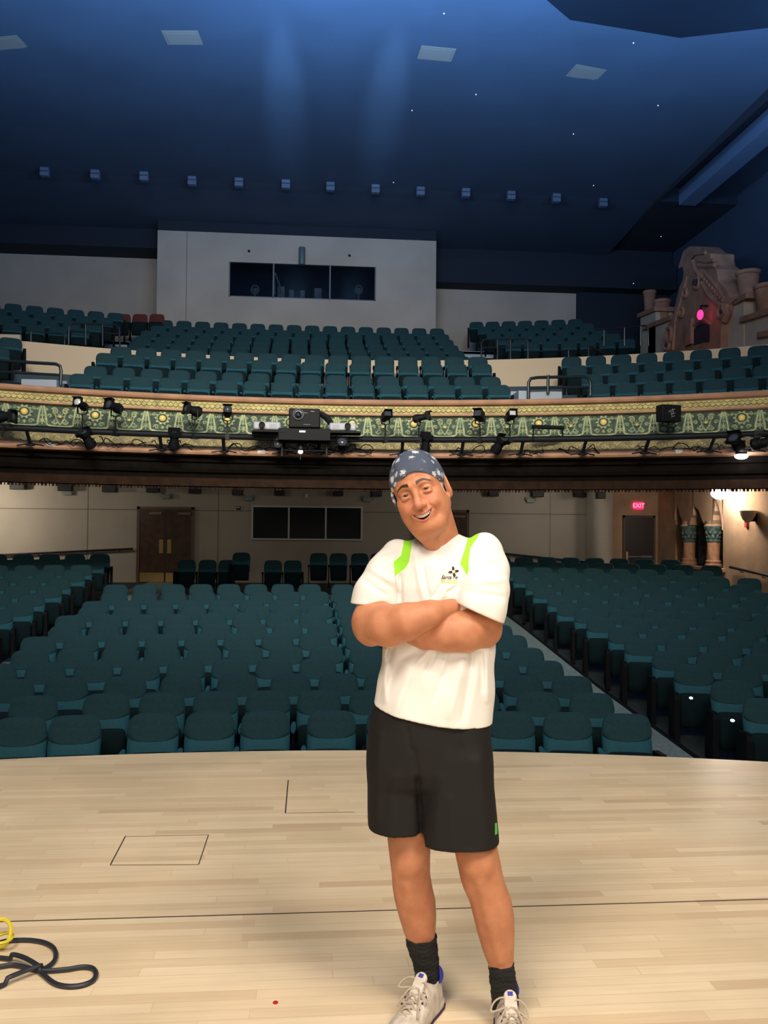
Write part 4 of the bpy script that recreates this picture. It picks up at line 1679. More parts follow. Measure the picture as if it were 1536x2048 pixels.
def spotlight(px, py, label, up=True, size=.15, yaw=0.0, pitch=-12, lens=None, length=.32, square=False, group='spotlights on the pipe'):
    p = onfront(px, py, PD)
    size *= .88
    length *= .72
    t = thing('stage_spotlight', label, 'spotlight', p, yaw, group)
    # clamp stem to the pipe
    mb = MB()
    dz = zp_-p.z
    mb.tube([(0, 0, dz), (0, 0, dz*.35), (size*1.1, 0, dz*.3), (size*1.1, 0, 0)], .016, 6)
    mb.tube([(0, 0, dz*.35), (-size*1.1, 0, dz*.3), (-size*1.1, 0, 0)], .016, 6)
    mb.box(-.04, .04, -.07, .07, dz-.06, dz+.06)
    mb.build('yoke', M_blackm, t, smooth=True)
    Mx = Matrix.Rotation(radians(90+pitch), 4, 'X')
    mb = MB()
    s_ = size
    if square:
        mb.box(-s_, s_, -s_*.9, s_*.9, -.05, length*.7, M=Mx)
        mb.box(-s_*.7, s_*.7, -s_*.7, s_*.7, -.2, -.05, M=Mx)
    else:
        mb.lathe([(s_*.55, -.13), (s_*.9, -.11), (s_, -.04), (s_*.72, .06), (s_*.72, length*.6), (s_*.92, length*.62), (s_*.92, length), (s_*.8, length), (s_*.78, length-.03)], Mx, 16)
    mb.build('lamp_housing', M_black, t, smooth=True)
    mb = MB()
    if square:
        mb.box(-s_*.8, s_*.8, -s_*.7, s_*.7, length*.7, length*.7+.006, M=Mx)
    else:
        mb.lathe([(s_*.78, length-.03), (s_*.4, length-.01), (.01, length-.005)], Mx, 16)
    mb.build('lens', lens or M_lens, t, smooth=True)
    mb = MB()
    if square:
        mb.box(-s_*1.1, s_*1.1, s_*.9, s_*.95, length*.6, length*1.1, M=Mx)
        mb.box(-s_*1.1, s_*1.1, -s_*.95, -s_*.9, length*.6, length*1.1, M=Mx)
        mb.box(s_*1.02, s_*1.1, -s_*.95, s_*.95, length*.6, length*1.0, M=Mx)
    else:
        mb.box(-s_*1.05, s_*1.05, s_*.86, s_*.92, length*.75, length*1.25, M=Mx)
        mb.box(-s_*1.05, s_*1.05, -s_*.92, -s_*.86, length*.75, length*1.1, M=Mx)
        mb.box(s_*.9, s_*.96, -s_, s_, length*.75, length*1.0, M=Mx)
        mb.box(-s_*.96, -s_*.9, -s_, s_, length*.75, length*1.0, M=Mx)
    mb.build('barn_doors', M_black, t)
    return t


spotlight(165, 811, 'black spotlight with a reflection painted on its lens, left end of the pipe', lens=M_lensb, size=.10, yaw=-.2)
spotlight(232, 815, 'black spotlight second from the left above the pipe', size=.12, yaw=-.5)
spotlight(390, 822, 'black spotlight turned left, above the pipe', size=.13, yaw=-1.0, length=.3)
spotlight(455, 825, 'small black spotlight left of the white projector', size=.10, yaw=.1)
spotlight(771, 833, 'small black spotlight right of the right white projector', size=.085, yaw=.2, square=True)
spotlight(838, 836, 'black spotlight lying sideways right of the projectors', size=.10, yaw=1.2, length=.32)
spotlight(960, 832, 'tall black spotlight above the man\'s shoulder side', size=.10, yaw=-.5, square=True)
spotlight(1020, 832, 'small spotlight with a lens whitened like a reflection, right of the man', size=.085, lens=M_lensb, yaw=.1, square=True)
spotlight(178, 884, 'black spotlight hanging under the left part of the pipe', size=.13, pitch=-50, yaw=-.6)
spotlight(348, 886, 'black spotlight hanging down with visible round lens, left of the projectors', size=.13, pitch=-65, yaw=.3)
spotlight(556, 891, 'small grey spotlight hanging left under the projector shelf', size=.09, pitch=-5, lens=M_lens, length=.2)
spotlight(684, 889, 'black spotlight hanging right under the projector shelf', size=.12, pitch=-15, yaw=0, length=.25)
spotlight(851, 893, 'black spotlight hanging just above the man\'s head', size=.12, pitch=-70, yaw=.2)
spotlight(995, 895, 'black spotlight hanging right of the man\'s head', size=.13, pitch=-45, yaw=.7)
spotlight(1475, 888, 'black spotlight hanging at the right end, left of the pair', size=.14, pitch=-30, yaw=-.9)
spotlight(1516, 888, 'black spotlight hanging at the right photo edge, right of the pair', size=.14, pitch=-10, yaw=1.2)
spotlight(5, 833, 'black flat spotlight at the left photo edge', size=.14, yaw=1.4, pitch=0)

# projectors
def projector_white(px, py, side, label):
    p = onfront(px, py, PD)
    t = thing('white_projector', label, 'projector', p, radians(3*side), 'white projectors')
    mb = MB()
    mb.box(-.27, .27, -.28, .2, -.075, .085)
    b = mb.build('projector_body', mat('pale_grey_projector', (.42, .45, .52), .45), t, bevel=.035)
    mb = MB()
    mb.lathe([(.055, .0), (.062, .04), (.062, .10), (.05, .10), (.045, .07)], Matrix.Translation((side*-.10, -.27, .01)) @ Matrix.Rotation(pi/2, 4, 'X'), 18)
    mb.build('projector_lens', M_black, t, smooth=True)
    mb = MB()
    for k in range(7):
        mb.box(side*.13-.07+.02*k, side*.13-.062+.02*k, -.286, -.28, -.04, .04)
    mb.build('vent_grille', mat('grille_grey', (.25, .27, .3), .6), t)
    mb = MB()
    mb.box(-.3, .36, -.3, .25, -.12, -.085)
    mb.build('projector_shelf', M_black, t)


projector_white(534, 855, 1, 'pale grey projector left of the big black projector')
projector_white(686, 857, -1, 'pale grey projector right of the big black projector')
p = onfront(609, 842, PD)
t = thing('black_projector', 'large black projector standing on the shelf above the pipe', 'projector', p)
mb = MB()
mb.box(-.31, .31, -.3, .35, -.17, .215)
mb.build('projector_body', M_black, t, bevel=.02)
mb = MB()
mb.lathe([(.105, .0), (.11, .03), (.11, .05), (.095, .05), (.09, .015), (.06, .02), (.055, .09), (.05, .1), (.01, .08)], Matrix.Translation((-.12, -.29, .09)) @ Matrix.Rotation(pi/2, 4, 'X'), 24)
mb.build('projector_lens', mat('dark_lens_ring', (.03, .035, .045), .3, metal=.5), t, smooth=True)
mb = MB()
mb.box(-.05, .06, -.305, -.3, .12, .13)
mb.box(-.02, .12, -.305, -.3, -.11, -.103)
mb.box(.12, .2, -.305, -.3, .15, .165)
mb.build('panel_marks', mat('grey_marks', (.2, .2, .22), .5), t)
mb = MB()
mb.tube([(.3, 0, .17), (.45, 0, .08), (.6, 0, -.12)], [.05, .07, .05], 8)
mb.build('cable_duct', M_black, t, smooth=True)
p = onfront(609, 872, PD)
t = thing('projector_cradle', 'black shelf and frame under the large projector', 'shelf', p)
mb = MB()
mb.box(-.52, .52, -.3, .3, -.12, .12)
mb.build('shelf_box', M_black, t, bevel=.01)
mb = MB()
mb.box(-.1, .02, -.308, -.3, .04, .075)
mb.build('shelf_lamp', mat('white_oval_lamp', (1, 1, 1), .4, emit=(1, 1, 1), estr=1.2), t, bevel=.015)
mb = MB()
for x in (-.45, .45):
    mb.tube([(x, 0, -.1), (x, 0, -.42)], .03, 6)
mb.tube([(-.45, 0, -.3), (.45, 0, -.3)], .02, 6)
mb.build('frame_legs', M_blackm, t, smooth=True)
p = onfront(601, 903, PD)
t = thing('round_lamp', 'small glowing round lamp hanging under the projector shelf', 'lamp', p)
mb = MB()
mb.ball((0, 0, 0), .055, 12)
mb.build('lamp_bulb', mat('pinkish_lamp', (1, .8, .75), .4, emit=(1, .8, .75), estr=1.3), t, smooth=True)
mb = MB()
mb.lathe([(.03, .04), (.075, .02), (.08, .08), (.03, .2), (.02, .35)], None, 12)
mb.tube([(-.13, 0, -.02), (-.05, 0, .04)], .02, 6)
mb.tube([(.13, 0, -.02), (.05, 0, .04)], .02, 6)
mb.tube([(0, 0, -.05), (0, 0, -.16)], .018, 6)
mb.build('lamp_socket', M_blackm, t, smooth=True)

# black boxed loudspeaker with scribbled mark, and the strip light
p = onfront(1337, 828, PD)
t = thing('boxed_loudspeaker', 'square black loudspeaker box with a scribbled mark, right part of the balcony front', 'loudspeaker', p, radians(8))
mb = MB()
mb.box(-.2, .2, -.12, .12, -.155, .165)
mb.build('box_housing', M_black, t, bevel=.012)
mb = MB()
for a, b in (((-.08, .02), (.06, .08)), ((-.05, .06), (.0, -.06)), ((.0, .09), (.02, -.02)), ((-.04, -.02), (.07, -.0)), ((-.02, -.08), (.06, -.05))):
    mb.tube([(a[0], -.125, a[1]), ((a[0]+b[0])/2+.01, -.128, (a[1]+b[1])/2+.01), (b[0], -.125, b[1])], .006, 5)
mb.build('scribbled_mark', mat('grey_scribble', (.35, .35, .35), .4, metal=.5), t, smooth=True)
mb = MB()
mb.tube([(0, 0, -.16), (0, 0, zp_-p.z)], .02, 6)
mb.build('stem', M_blackm, t, smooth=True)
p = onfront(1096, 856, PD)
t = thing('strip_light', 'long low black strip light frame on the pipe right of the man', 'light bar', p, radians(8))
mb = MB()
mb.box(-.33, .33, -.06, .06, -.02, .05)
mb.build('strip_housing', M_black, t, bevel=.01)
for sx in (-1, 1):
    mb = MB()
    mb.tube([(sx*.31, 0, 0), (sx*.32, 0, zp_-p.z)], .018, 6)
    mb.build('strip_leg', M_blackm, t, smooth=True)
p = onfront(1480, 913, .1)
t = thing('ledge_lamp', 'small glaring white lamp under the balcony ledge near the right edge', 'lamp', (p.x, p.y-.05, p.z))
mb = MB()
mb.ball((0, 0, 0), .10, 12, sc=(1.3, 1, .6))
mb.build('lamp_lens', mat('glare_lens', (1, 1, 1), .4, emit=(1, .95, .97), estr=8), t, smooth=True)
mb = MB()
mb.lathe([(.14, .04), (.14, .1), (.05, .14)], None, 14)
mb.build('lamp_cap', M_blackm, t, smooth=True)
lamp('ledge_lamp_glow', 'POINT', (p.x, p.y-.3, p.z-.15), None, 8, (1, .93, .9), shadow_soft_size=.08)
mb = MB()
mb.box(-.34, .34, -.16, .16, -.09, .09)
p = onfront(12, 836, PD)

# cables draped along the ledge
random.seed(3)
for i, (pa, pb, lb) in enumerate(((80, 165, 'at the far left of the ledge'), (195, 290, 'left of the hanging spotlight cluster'), (300, 385, 'near the second pipe stand'), (455, 545, 'left of the projector shelf'), (560, 650, 'tangled under the projector shelf'), (650, 745, 'right of the projector shelf'), (900, 985, 'right of the man\'s head'), (1050, 1090, 'near the strip light'), (1120, 1200, 'around a stand right of the strip light'), (1270, 1380, 'under the black loudspeaker box'), (1385, 1450, 'near the right end of the ledge'))):
    p0 = onfront(pa, 898, .3)
    base = Vector((p0.x, p0.y, z7+.05))
    tcb = MB()
    for c in range(2 if i not in (4, 5) else 5):
        pts = []
        n_ = 22
        ph = random.uniform(0, 6)
        am = random.uniform(.04, .14)
        lo = random.uniform(.02, .1)
        for k in range(n_+1):
            u = k/n_
            px = pa+(pb-pa)*u
            q = onfront(px, 898, .28+.1*sin(ph+u*5))
            zz = z7+.055+lo*.3+am*abs(sin(ph+u*7.5))*(1+.5*sin(u*9+c))
            pts.append(Vector((q.x+.03*sin(u*20+ph), q.y, zz))-base)
        tcb.tube(pts, .010, 5)
    tag(tcb.build('cable', M_black, smooth=True, loc=base), 'loose black cables lying on the balcony ledge, ' + lb, 'cable', 'cables on the balcony ledge')
for px, lb in ((101, 'at the far left'), (523, 'left of the hanging grey spotlight'), (1358, 'near the right loudspeaker box')):
    p = onfront(px, 901, .2)
    mb = MB()
    mb.box(-.08, .08, -.04, .04, 0, .08)
    mb.box(-.05, .05, -.05, -.04, .02, .06)
    tag(mb.build('junction_box', M_white, bevel=.01, loc=(p.x, p.y, z7+.045)), 'small white junction box on the ledge, ' + lb, 'box', 'junction boxes')

# ------------------------------------------------------------------ coiled cable on the stage
M_cable = mat('dark_grey_cable', (.020, .024, .034), .45)
M_yel = mat('yellow_cable_tie', (.75, .62, .03), .5)


def floor_path(pxs, z=.012):
    return [onz(x, y, z) for x, y in pxs]


def smooth_path(P, n=8, closed=False):
    out = []
    k = len(P)
    for i in range(k-1):
        p0, p1, p2, p3 = P[max(i-1, 0)], P[i], P[i+1], P[min(i+2, k-1)]
        for j in range(n):
            t_ = j/n
            out.append(.5*((2*p1)+(-p0+p2)*t_+(2*p0-5*p1+4*p2-p3)*t_*t_+(-p0+3*p1-3*p2+p3)*t_**3))
    out.append(P[-1])
    return out


cpx = [(-60, 1905), (0, 1884), (20, 1880), (55, 1879), (85, 1883), (105, 1893), (112, 1908), (106, 1924), (85, 1938), (50, 1951), (10, 1967), (-40, 1985), (-120, 1990), (-150, 1950), (-90, 1930), (-20, 1932), (0, 1932), (30, 1929), (80, 1940), (130, 1938), (165, 1933), (186, 1936), (192, 1948), (184, 1961), (160, 1970), (130, 1971), (105, 1963), (80, 1943), (50, 1925), (20, 1917), (-20, 1914), (-80, 1916)]
P = floor_path(cpx)
sp_ = smooth_path(P, 8)
for i, q in enumerate(sp_):
    u = i/len(sp_)
    q.z = .010+(.018 if 27 < i/8 < 29 or 8 < i/8 < 10 else 0)
base = P[2].copy()
base.z = 0
t = thing('coiled_cable', 'dark grey cable lying in loose loops on the stage at the lower left', 'cable', base)
mb = MB()
mb.tube([q-base for q in sp_], .0085, 8)
mb.build('cable_loops', M_cable, t, smooth=True)
mb = MB()
c = onz(-4, 1883, .03)
ring = [c-base+Vector((.045*cos(2*pi*k/20), .012*sin(4*pi*k/20), .03+.05*sin(2*pi*k/20))) for k in range(20)]
mb.tube(ring, .007, 6, closed=True)
ring = [c-base+Vector((.02+.03*cos(2*pi*k/20), .04*sin(2*pi*k/20), .012)) for k in range(20)]
mb.tube(ring, .006, 6, closed=True)
o = mb.build('cable_tie', M_yel, t, smooth=True)
o['label'] = 'yellow loop tie on the cable'
p = onz(551, 2006, 0)
mb = MB()
mb.lathe([(.009, 0), (.009, .002), (.006, .004)], None, 12)
tag(mb.build('red_dot', mat('red_plastic', (.5, .01, .02), .4), smooth=True, loc=(p.x, p.y, .0007)), 'tiny red dot lying on the stage boards', 'dot')
# ------------------------------------------------------------------ the man
# a small signed-distance sculpting kit: shapes are blended on a grid and skinned
PO = CAMP + ray(900, 1200)*2.70
PO.z = 0
RZ = Matrix.Rotation(YAW, 3, 'Z')


def PP(px, py, dep):
    """photo point at camera depth -> man's own frame (x right, y away, z up)"""
    return np.array(RZ @ (CAMP+ray(px, py)*dep-PO))


def PR(px, dep):
    return px*dep/FPX


class SDF:
    def __init__(s, lo, hi, h):
        s.lo, s.h = np.array(lo, float), h
        s.n = np.ceil((np.array(hi)-s.lo)/h).astype(int)+1
        s.V = np.full(s.n, .2, np.float32)

    def sub(s, lo, hi):
        a = np.clip(np.floor((np.array(lo)-s.lo)/s.h).astype(int), 0, s.n)
        b = np.clip(np.ceil((np.array(hi)-s.lo)/s.h).astype(int)+1, 0, s.n)
        if np.any(b <= a):
            return None, None
        sl = tuple(slice(a[i], b[i]) for i in range(3))
        X = [s.lo[i]+s.h*np.arange(a[i], b[i]) for i in range(3)]
        return sl, (X[0][:, None, None], X[1][None, :, None], X[2][None, None, :])

    def op(s, f, lo, hi, k=.01, mode='add'):
        m = k*1.5+s.h*3
        sl, G = s.sub(np.array(lo)-m, np.array(hi)+m)
        if sl is None:
            return
        d = f(*G)
        V = s.V[sl]
        if mode == 'add':
            if k > 0:
                hh = np.clip(.5+.5*(V-d)/k, 0, 1)
                s.V[sl] = V*(1-hh)+d*hh-k*hh*(1-hh)
            else:
                s.V[sl] = np.minimum(V, d)
        elif mode == 'cut':
            d = -d
            if k > 0:
                hh = np.clip(.5-.5*(V-d)/k, 0, 1)
                s.V[sl] = V*(1-hh)+d*hh+k*hh*(1-hh)
            else:
                s.V[sl] = np.maximum(V, d)

    def cone(s, a, b, r1, r2, k=.01, mode='add'):
        a, b = np.array(a, float), np.array(b, float)
        ba = b-a
        L2 = max(ba @ ba, 1e-12)

        def f(x, y, z):
            t = np.clip(((x-a[0])*ba[0]+(y-a[1])*ba[1]+(z-a[2])*ba[2])/L2, 0, 1)
            return np.sqrt((x-a[0]-t*ba[0])**2+(y-a[1]-t*ba[1])**2+(z-a[2]-t*ba[2])**2)-(r1+(r2-r1)*t)
        r = max(r1, r2)
        s.op(f, np.minimum(a, b)-r, np.maximum(a, b)+r, k, mode)

    def ell(s, c, r, k=.01, mode='add', R=None):
        c, r = np.array(c, float), np.array(r, float)
        R = np.eye(3) if R is None else np.array(R)

        def f(x, y, z):
            dx, dy, dz = x-c[0], y-c[1], z-c[2]
            p = [R[0, i]*dx+R[1, i]*dy+R[2, i]*dz for i in range(3)]
            k0 = np.sqrt((p[0]/r[0])**2+(p[1]/r[1])**2+(p[2]/r[2])**2)
            k1 = np.sqrt((p[0]/r[0]**2)**2+(p[1]/r[1]**2)**2+(p[2]/r[2]**2)**2)
            return k0*(k0-1)/np.maximum(k1, 1e-6)
        e = np.sqrt((R**2) @ (r**2))
        s.op(f, c-e, c+e, k, mode)

    def loft(s, lv, k=.01, mode='add', e=2.3, inset=0.0):
        """lv: (z, cx, cy, a, b)"""
        lv = sorted([tuple(map(float, l)) for l in lv])
        A = np.array(lv)

        def f(x, y, z):
            zz = z[0, 0]
            # smooth interpolation
            cx, cy, a, b = [np.interp(zz, A[:, 0], A[:, i]) for i in (1, 2, 3, 4)]
            ker = np.hanning(9)
            ker /= ker.sum()
            if len(zz) > 20:
                cx, cy, a, b = [np.convolve(np.pad(q, 4, mode='edge'), ker, 'valid') for q in (cx, cy, a, b)]
            a = np.maximum(a-inset, .004)
            b = np.maximum(b-inset, .004)
            q = (np.abs((x-cx)/a)**e+np.abs((y-cy)/b)**e)**(1/e)
            d = (q-1)*np.minimum(a, b)
            return np.maximum(d, np.maximum(z-A[-1, 0], A[0, 0]-z))
        mx = A[:, 3].max()+A[:, 4].max()
        lo = [(A[:, 1]-A[:, 3]).min(), (A[:, 2]-A[:, 4]).min(), A[0, 0]]
        hi = [(A[:, 1]+A[:, 3]).max(), (A[:, 2]+A[:, 4]).max(), A[-1, 0]]
        s.op(f, lo, hi, k, mode)

    def warp(s, g):
        sl, G = s.sub(s.lo, s.lo+s.h*(s.n+1))
        s.V += g(*G).astype(np.float32)

    def mesh(s, smooth=1):
        V = s.V
        S_ = V < 0
        nx, ny, nz = V.shape
        cs = [(i, j, k) for i in (0, 1) for j in (0, 1) for k in (0, 1)]
        cnt = sum(S_[i:nx-1+i, j:ny-1+j, k:nz-1+k].astype(np.int8) for i, j, k in cs)
        act = (cnt > 0) & (cnt < 8)
        I = np.argwhere(act)
        idx = np.full(act.shape, -1, np.int64)
        idx[act] = np.arange(len(I))
        P = np.zeros((len(I), 3))
        N = np.zeros(len(I))
        for c0 in cs:
            for ax in range(3):
                if c0[ax]:
                    continue
                c1 = list(c0)
                c1[ax] = 1
                v0 = V[I[:, 0]+c0[0], I[:, 1]+c0[1], I[:, 2]+c0[2]]
                v1 = V[I[:, 0]+c1[0], I[:, 1]+c1[1], I[:, 2]+c1[2]]
                m = (v0 < 0) != (v1 < 0)
                t = v0[m]/(v0[m]-v1[m])
                q = np.array(c0, float)[None].repeat(m.sum(), 0)
                q[:, ax] += t
                P[m] += q
                N[m] += 1
        P = (P/N[:, None]+I)*s.h+s.lo
        F = []
        for ax in range(3):
            o = [0, 1, 2]
            o.remove(ax)
            a0 = [slice(None)]*3
            a1 = [slice(None)]*3
            a0[ax] = slice(0, -1)
            a1[ax] = slice(1, None)
            s0, s1 = S_[tuple(a0)], S_[tuple(a1)]
            E_ = np.argwhere(s0 != s1)
            ok = (E_[:, o[0]] > 0) & (E_[:, o[1]] > 0) & (E_[:, o[0]] < V.shape[o[0]]-1) & (E_[:, o[1]] < V.shape[o[1]]-1)
            E_ = E_[ok]
            fl = s0[tuple(E_.T)]
            q = []
            for da, db in ((-1, -1), (0, -1), (0, 0), (-1, 0)):
                c = E_.copy()
                c[:, o[0]] += da
                c[:, o[1]] += db
                q.append(idx[tuple(c.T)])
            q = np.stack(q, 1)
            if ax == 1:
                fl = ~fl
            q[~fl] = q[~fl][:, ::-1]
            F.append(q)
        F = np.concatenate(F)
        for _ in range(smooth):
            acc = np.zeros_like(P)
            n_ = np.zeros(len(P))
            for i in range(4):
                a, b = F[:, i], F[:, (i+1) % 4]
                np.add.at(acc, a, P[b])
                np.add.at(n_, a, 1)
            P = P*.5+.5*acc/np.maximum(n_, 1)[:, None]
        return P, F


def to_obj(name, P, F, mats, parent, attrs=None):
    me = bpy.data.meshes.new(name)
    me.vertices.add(len(P))
    me.vertices.foreach_set('co', np.asarray(P, np.float32).ravel())
    me.loops.add(F.size)
    me.loops.foreach_set('vertex_index', F.ravel().astype(np.int32))
    me.polygons.add(len(F))
    me.polygons.foreach_set('loop_start', (np.arange(len(F))*F.shape[1]).astype(np.int32))
    me.polygons.foreach_set('loop_total', np.full(len(F), F.shape[1], np.int32))
    me.polygons.foreach_set('use_smooth', np.ones(len(F), bool))
    me.update()
    me.validate()
    for m in (mats if isinstance(mats, (list, tuple)) else [mats]):
        me.materials.append(m)
    for k, v in (attrs or {}).items():
        at = me.attributes.new(k, 'FLOAT', 'POINT')
        at.data.foreach_set('value', np.asarray(v, np.float32))
    o = bpy.data.objects.new(name, me)
    C.objects.link(o)
    if parent is not None:
        o.parent = parent
    return o


def poly_sd(x, y, poly):
    """signed distance (positive inside) to polygon"""
    poly = np.array(poly, float)
    d = np.full(x.shape, 1e9)
    ins = np.zeros(x.shape, bool)
    n = len(poly)
    for i in range(n):
        a, b = poly[i], poly[(i+1) % n]
        e = b-a
        w0, w1 = x-a[0], y-a[1]
        t = np.clip((w0*e[0]+w1*e[1])/(e @ e), 0, 1)
        d = np.minimum(d, np.hypot(w0-t*e[0], w1-t*e[1]))
        c = ((a[1] > y) != (b[1] > y)) & (x < (b[0]-a[0])*(y-a[1])/(b[1]-a[1]+1e-12)+a[0])
        ins ^= c
    return np.where(ins, d, -d)


_Rt = np.array(RM.transposed())
_RZi = np.array(RZ.transposed())


def to_px(P):
    q = (P @ _RZi.T+np.array(PO)-np.array(CAMP)) @ _Rt.T
    return 768-FPX*q[:, 0]/q[:, 2], 1024+FPX*q[:, 1]/q[:, 2]


def lv(py, xl, xr, dep, b, dz=0):
    p = PP((xl+xr)/2, py, dep)
    return (p[2]+dz, p[0], p[1], PR((xr-xl)/2, dep), b)


man = thing('person', 'smiling man in white shirt, black shorts and bandana, standing with crossed arms', 'person', PO, -YAW)

# ---- materials with painted-on regions carried as attributes


def attr_mat(name, base, regions, rough=.5, sss=0, var=None, bump=0, bscale=200, spec=.4, bstretch=None):
    """regions: (attribute, colour, softness)"""
    m, N, L, P = new_mat(name)
    P.inputs['Roughness'].default_value = rough
    P.inputs['Specular IOR Level'].default_value = spec
    tc = N.new('ShaderNodeTexCoord')
    if var:
        nz = N.new('ShaderNodeTexNoise')
        nz.inputs['Scale'].default_value = var[1]
        nz.inputs['Detail'].default_value = 5
        L.new(tc.outputs['Object'], nz.inputs['Vector'])
        r = N.new('ShaderNodeValToRGB')
        r.color_ramp.elements[0].position = .35
        r.color_ramp.elements[1].position = .65
        r.color_ramp.elements[0].color = (*var[0], 1)
        r.color_ramp.elements[1].color = (*base, 1)
        L.new(nz.outputs['Fac'], r.inputs['Fac'])
        cur = r.outputs['Color']
    else:
        rgb = N.new('ShaderNodeRGB')
        rgb.outputs[0].default_value = (*base, 1)
        cur = rgb.outputs[0]
    for an, col, soft in regions:
        at = N.new('ShaderNodeAttribute')
        at.attribute_name = an
        mr = N.new('ShaderNodeMapRange')
        mr.inputs['From Min'].default_value = -soft
        mr.inputs['From Max'].default_value = soft
        L.new(at.outputs['Fac'], mr.inputs['Value'])
        mx = N.new('ShaderNodeMix')
        mx.data_type = 'RGBA'
        mx.inputs[7].default_value = (*col, 1)
        L.new(mr.outputs[0], mx.inputs[0])
        L.new(cur, mx.inputs[6])
        cur = mx.outputs[2]
    L.new(cur, P.inputs['Base Color'])
    if sss:
        P.inputs['Subsurface Weight'].default_value = sss
        P.inputs['Subsurface Radius'].default_value = (.02, .008, .004)
        P.inputs['Subsurface Scale'].default_value = .5
    if bump:
        n2 = N.new('ShaderNodeTexNoise')
        n2.inputs['Scale'].default_value = bscale
        L.new(tc.outputs['Object'], n2.inputs['Vector'])
        b = N.new('ShaderNodeBump')
        b.inputs['Strength'].default_value = bump
        b.inputs['Distance'].default_value = .004
        L.new(n2.outputs['Fac'], b.inputs['Height'])
        L.new(b.outputs['Normal'], P.inputs['Normal'])
    return m


SKIN = (.56, .245, .130)
M_skin = attr_mat('tanned_skin', SKIN, [('lip', (.50, .17, .12), .0015), ('mouth', (.09, .015, .012), .001), ('blush', (.60, .21, .135), .012), ('brow', (.05, .028, .018), .0012), ('hair', (.62, .60, .56), .003)],
                  rough=.5, sss=.12, var=((.48, .19, .10), 22), bump=.15, bscale=350)
M_shirt = attr_mat('white_sport_fabric', (.83, .81, .78), [('panel', (.33, .80, .045), .5)], rough=.75, bump=.12, bscale=500, spec=.2)
M_short = attr_mat('black_sport_fabric', (.012, .011, .012), [('green', (.10, .55, .10), .4)], rough=.75, bump=.1, bscale=400, spec=.25)
M_sock = mat('black_ribbed_sock', (.012, .012, .013), .95, bump=.8, bscale=180)

# ---- head, sculpted in its own frame: x right, y up, z forward
HB = np.array([[1, 0, 0], [0, 0, -1], [0, 1, 0]], float)


def rot(ax, a):
    return np.array(Matrix.Rotation(a, 3, ax))


HS_ = 1.04
HR = rot('Y', radians(-20)) @ rot('Z', radians(-13)) @ rot('X', radians(-2)) @ HB
eye_c = PP(832, 984, 2.585)
HT = eye_c - HR @ (np.array([0, 0, .072])*HS_)


def h2l(p):
    return (np.asarray(p)*HS_) @ HR.T+HT


def l2h(p):
    return ((np.asarray(p)-HT) @ HR)/HS_


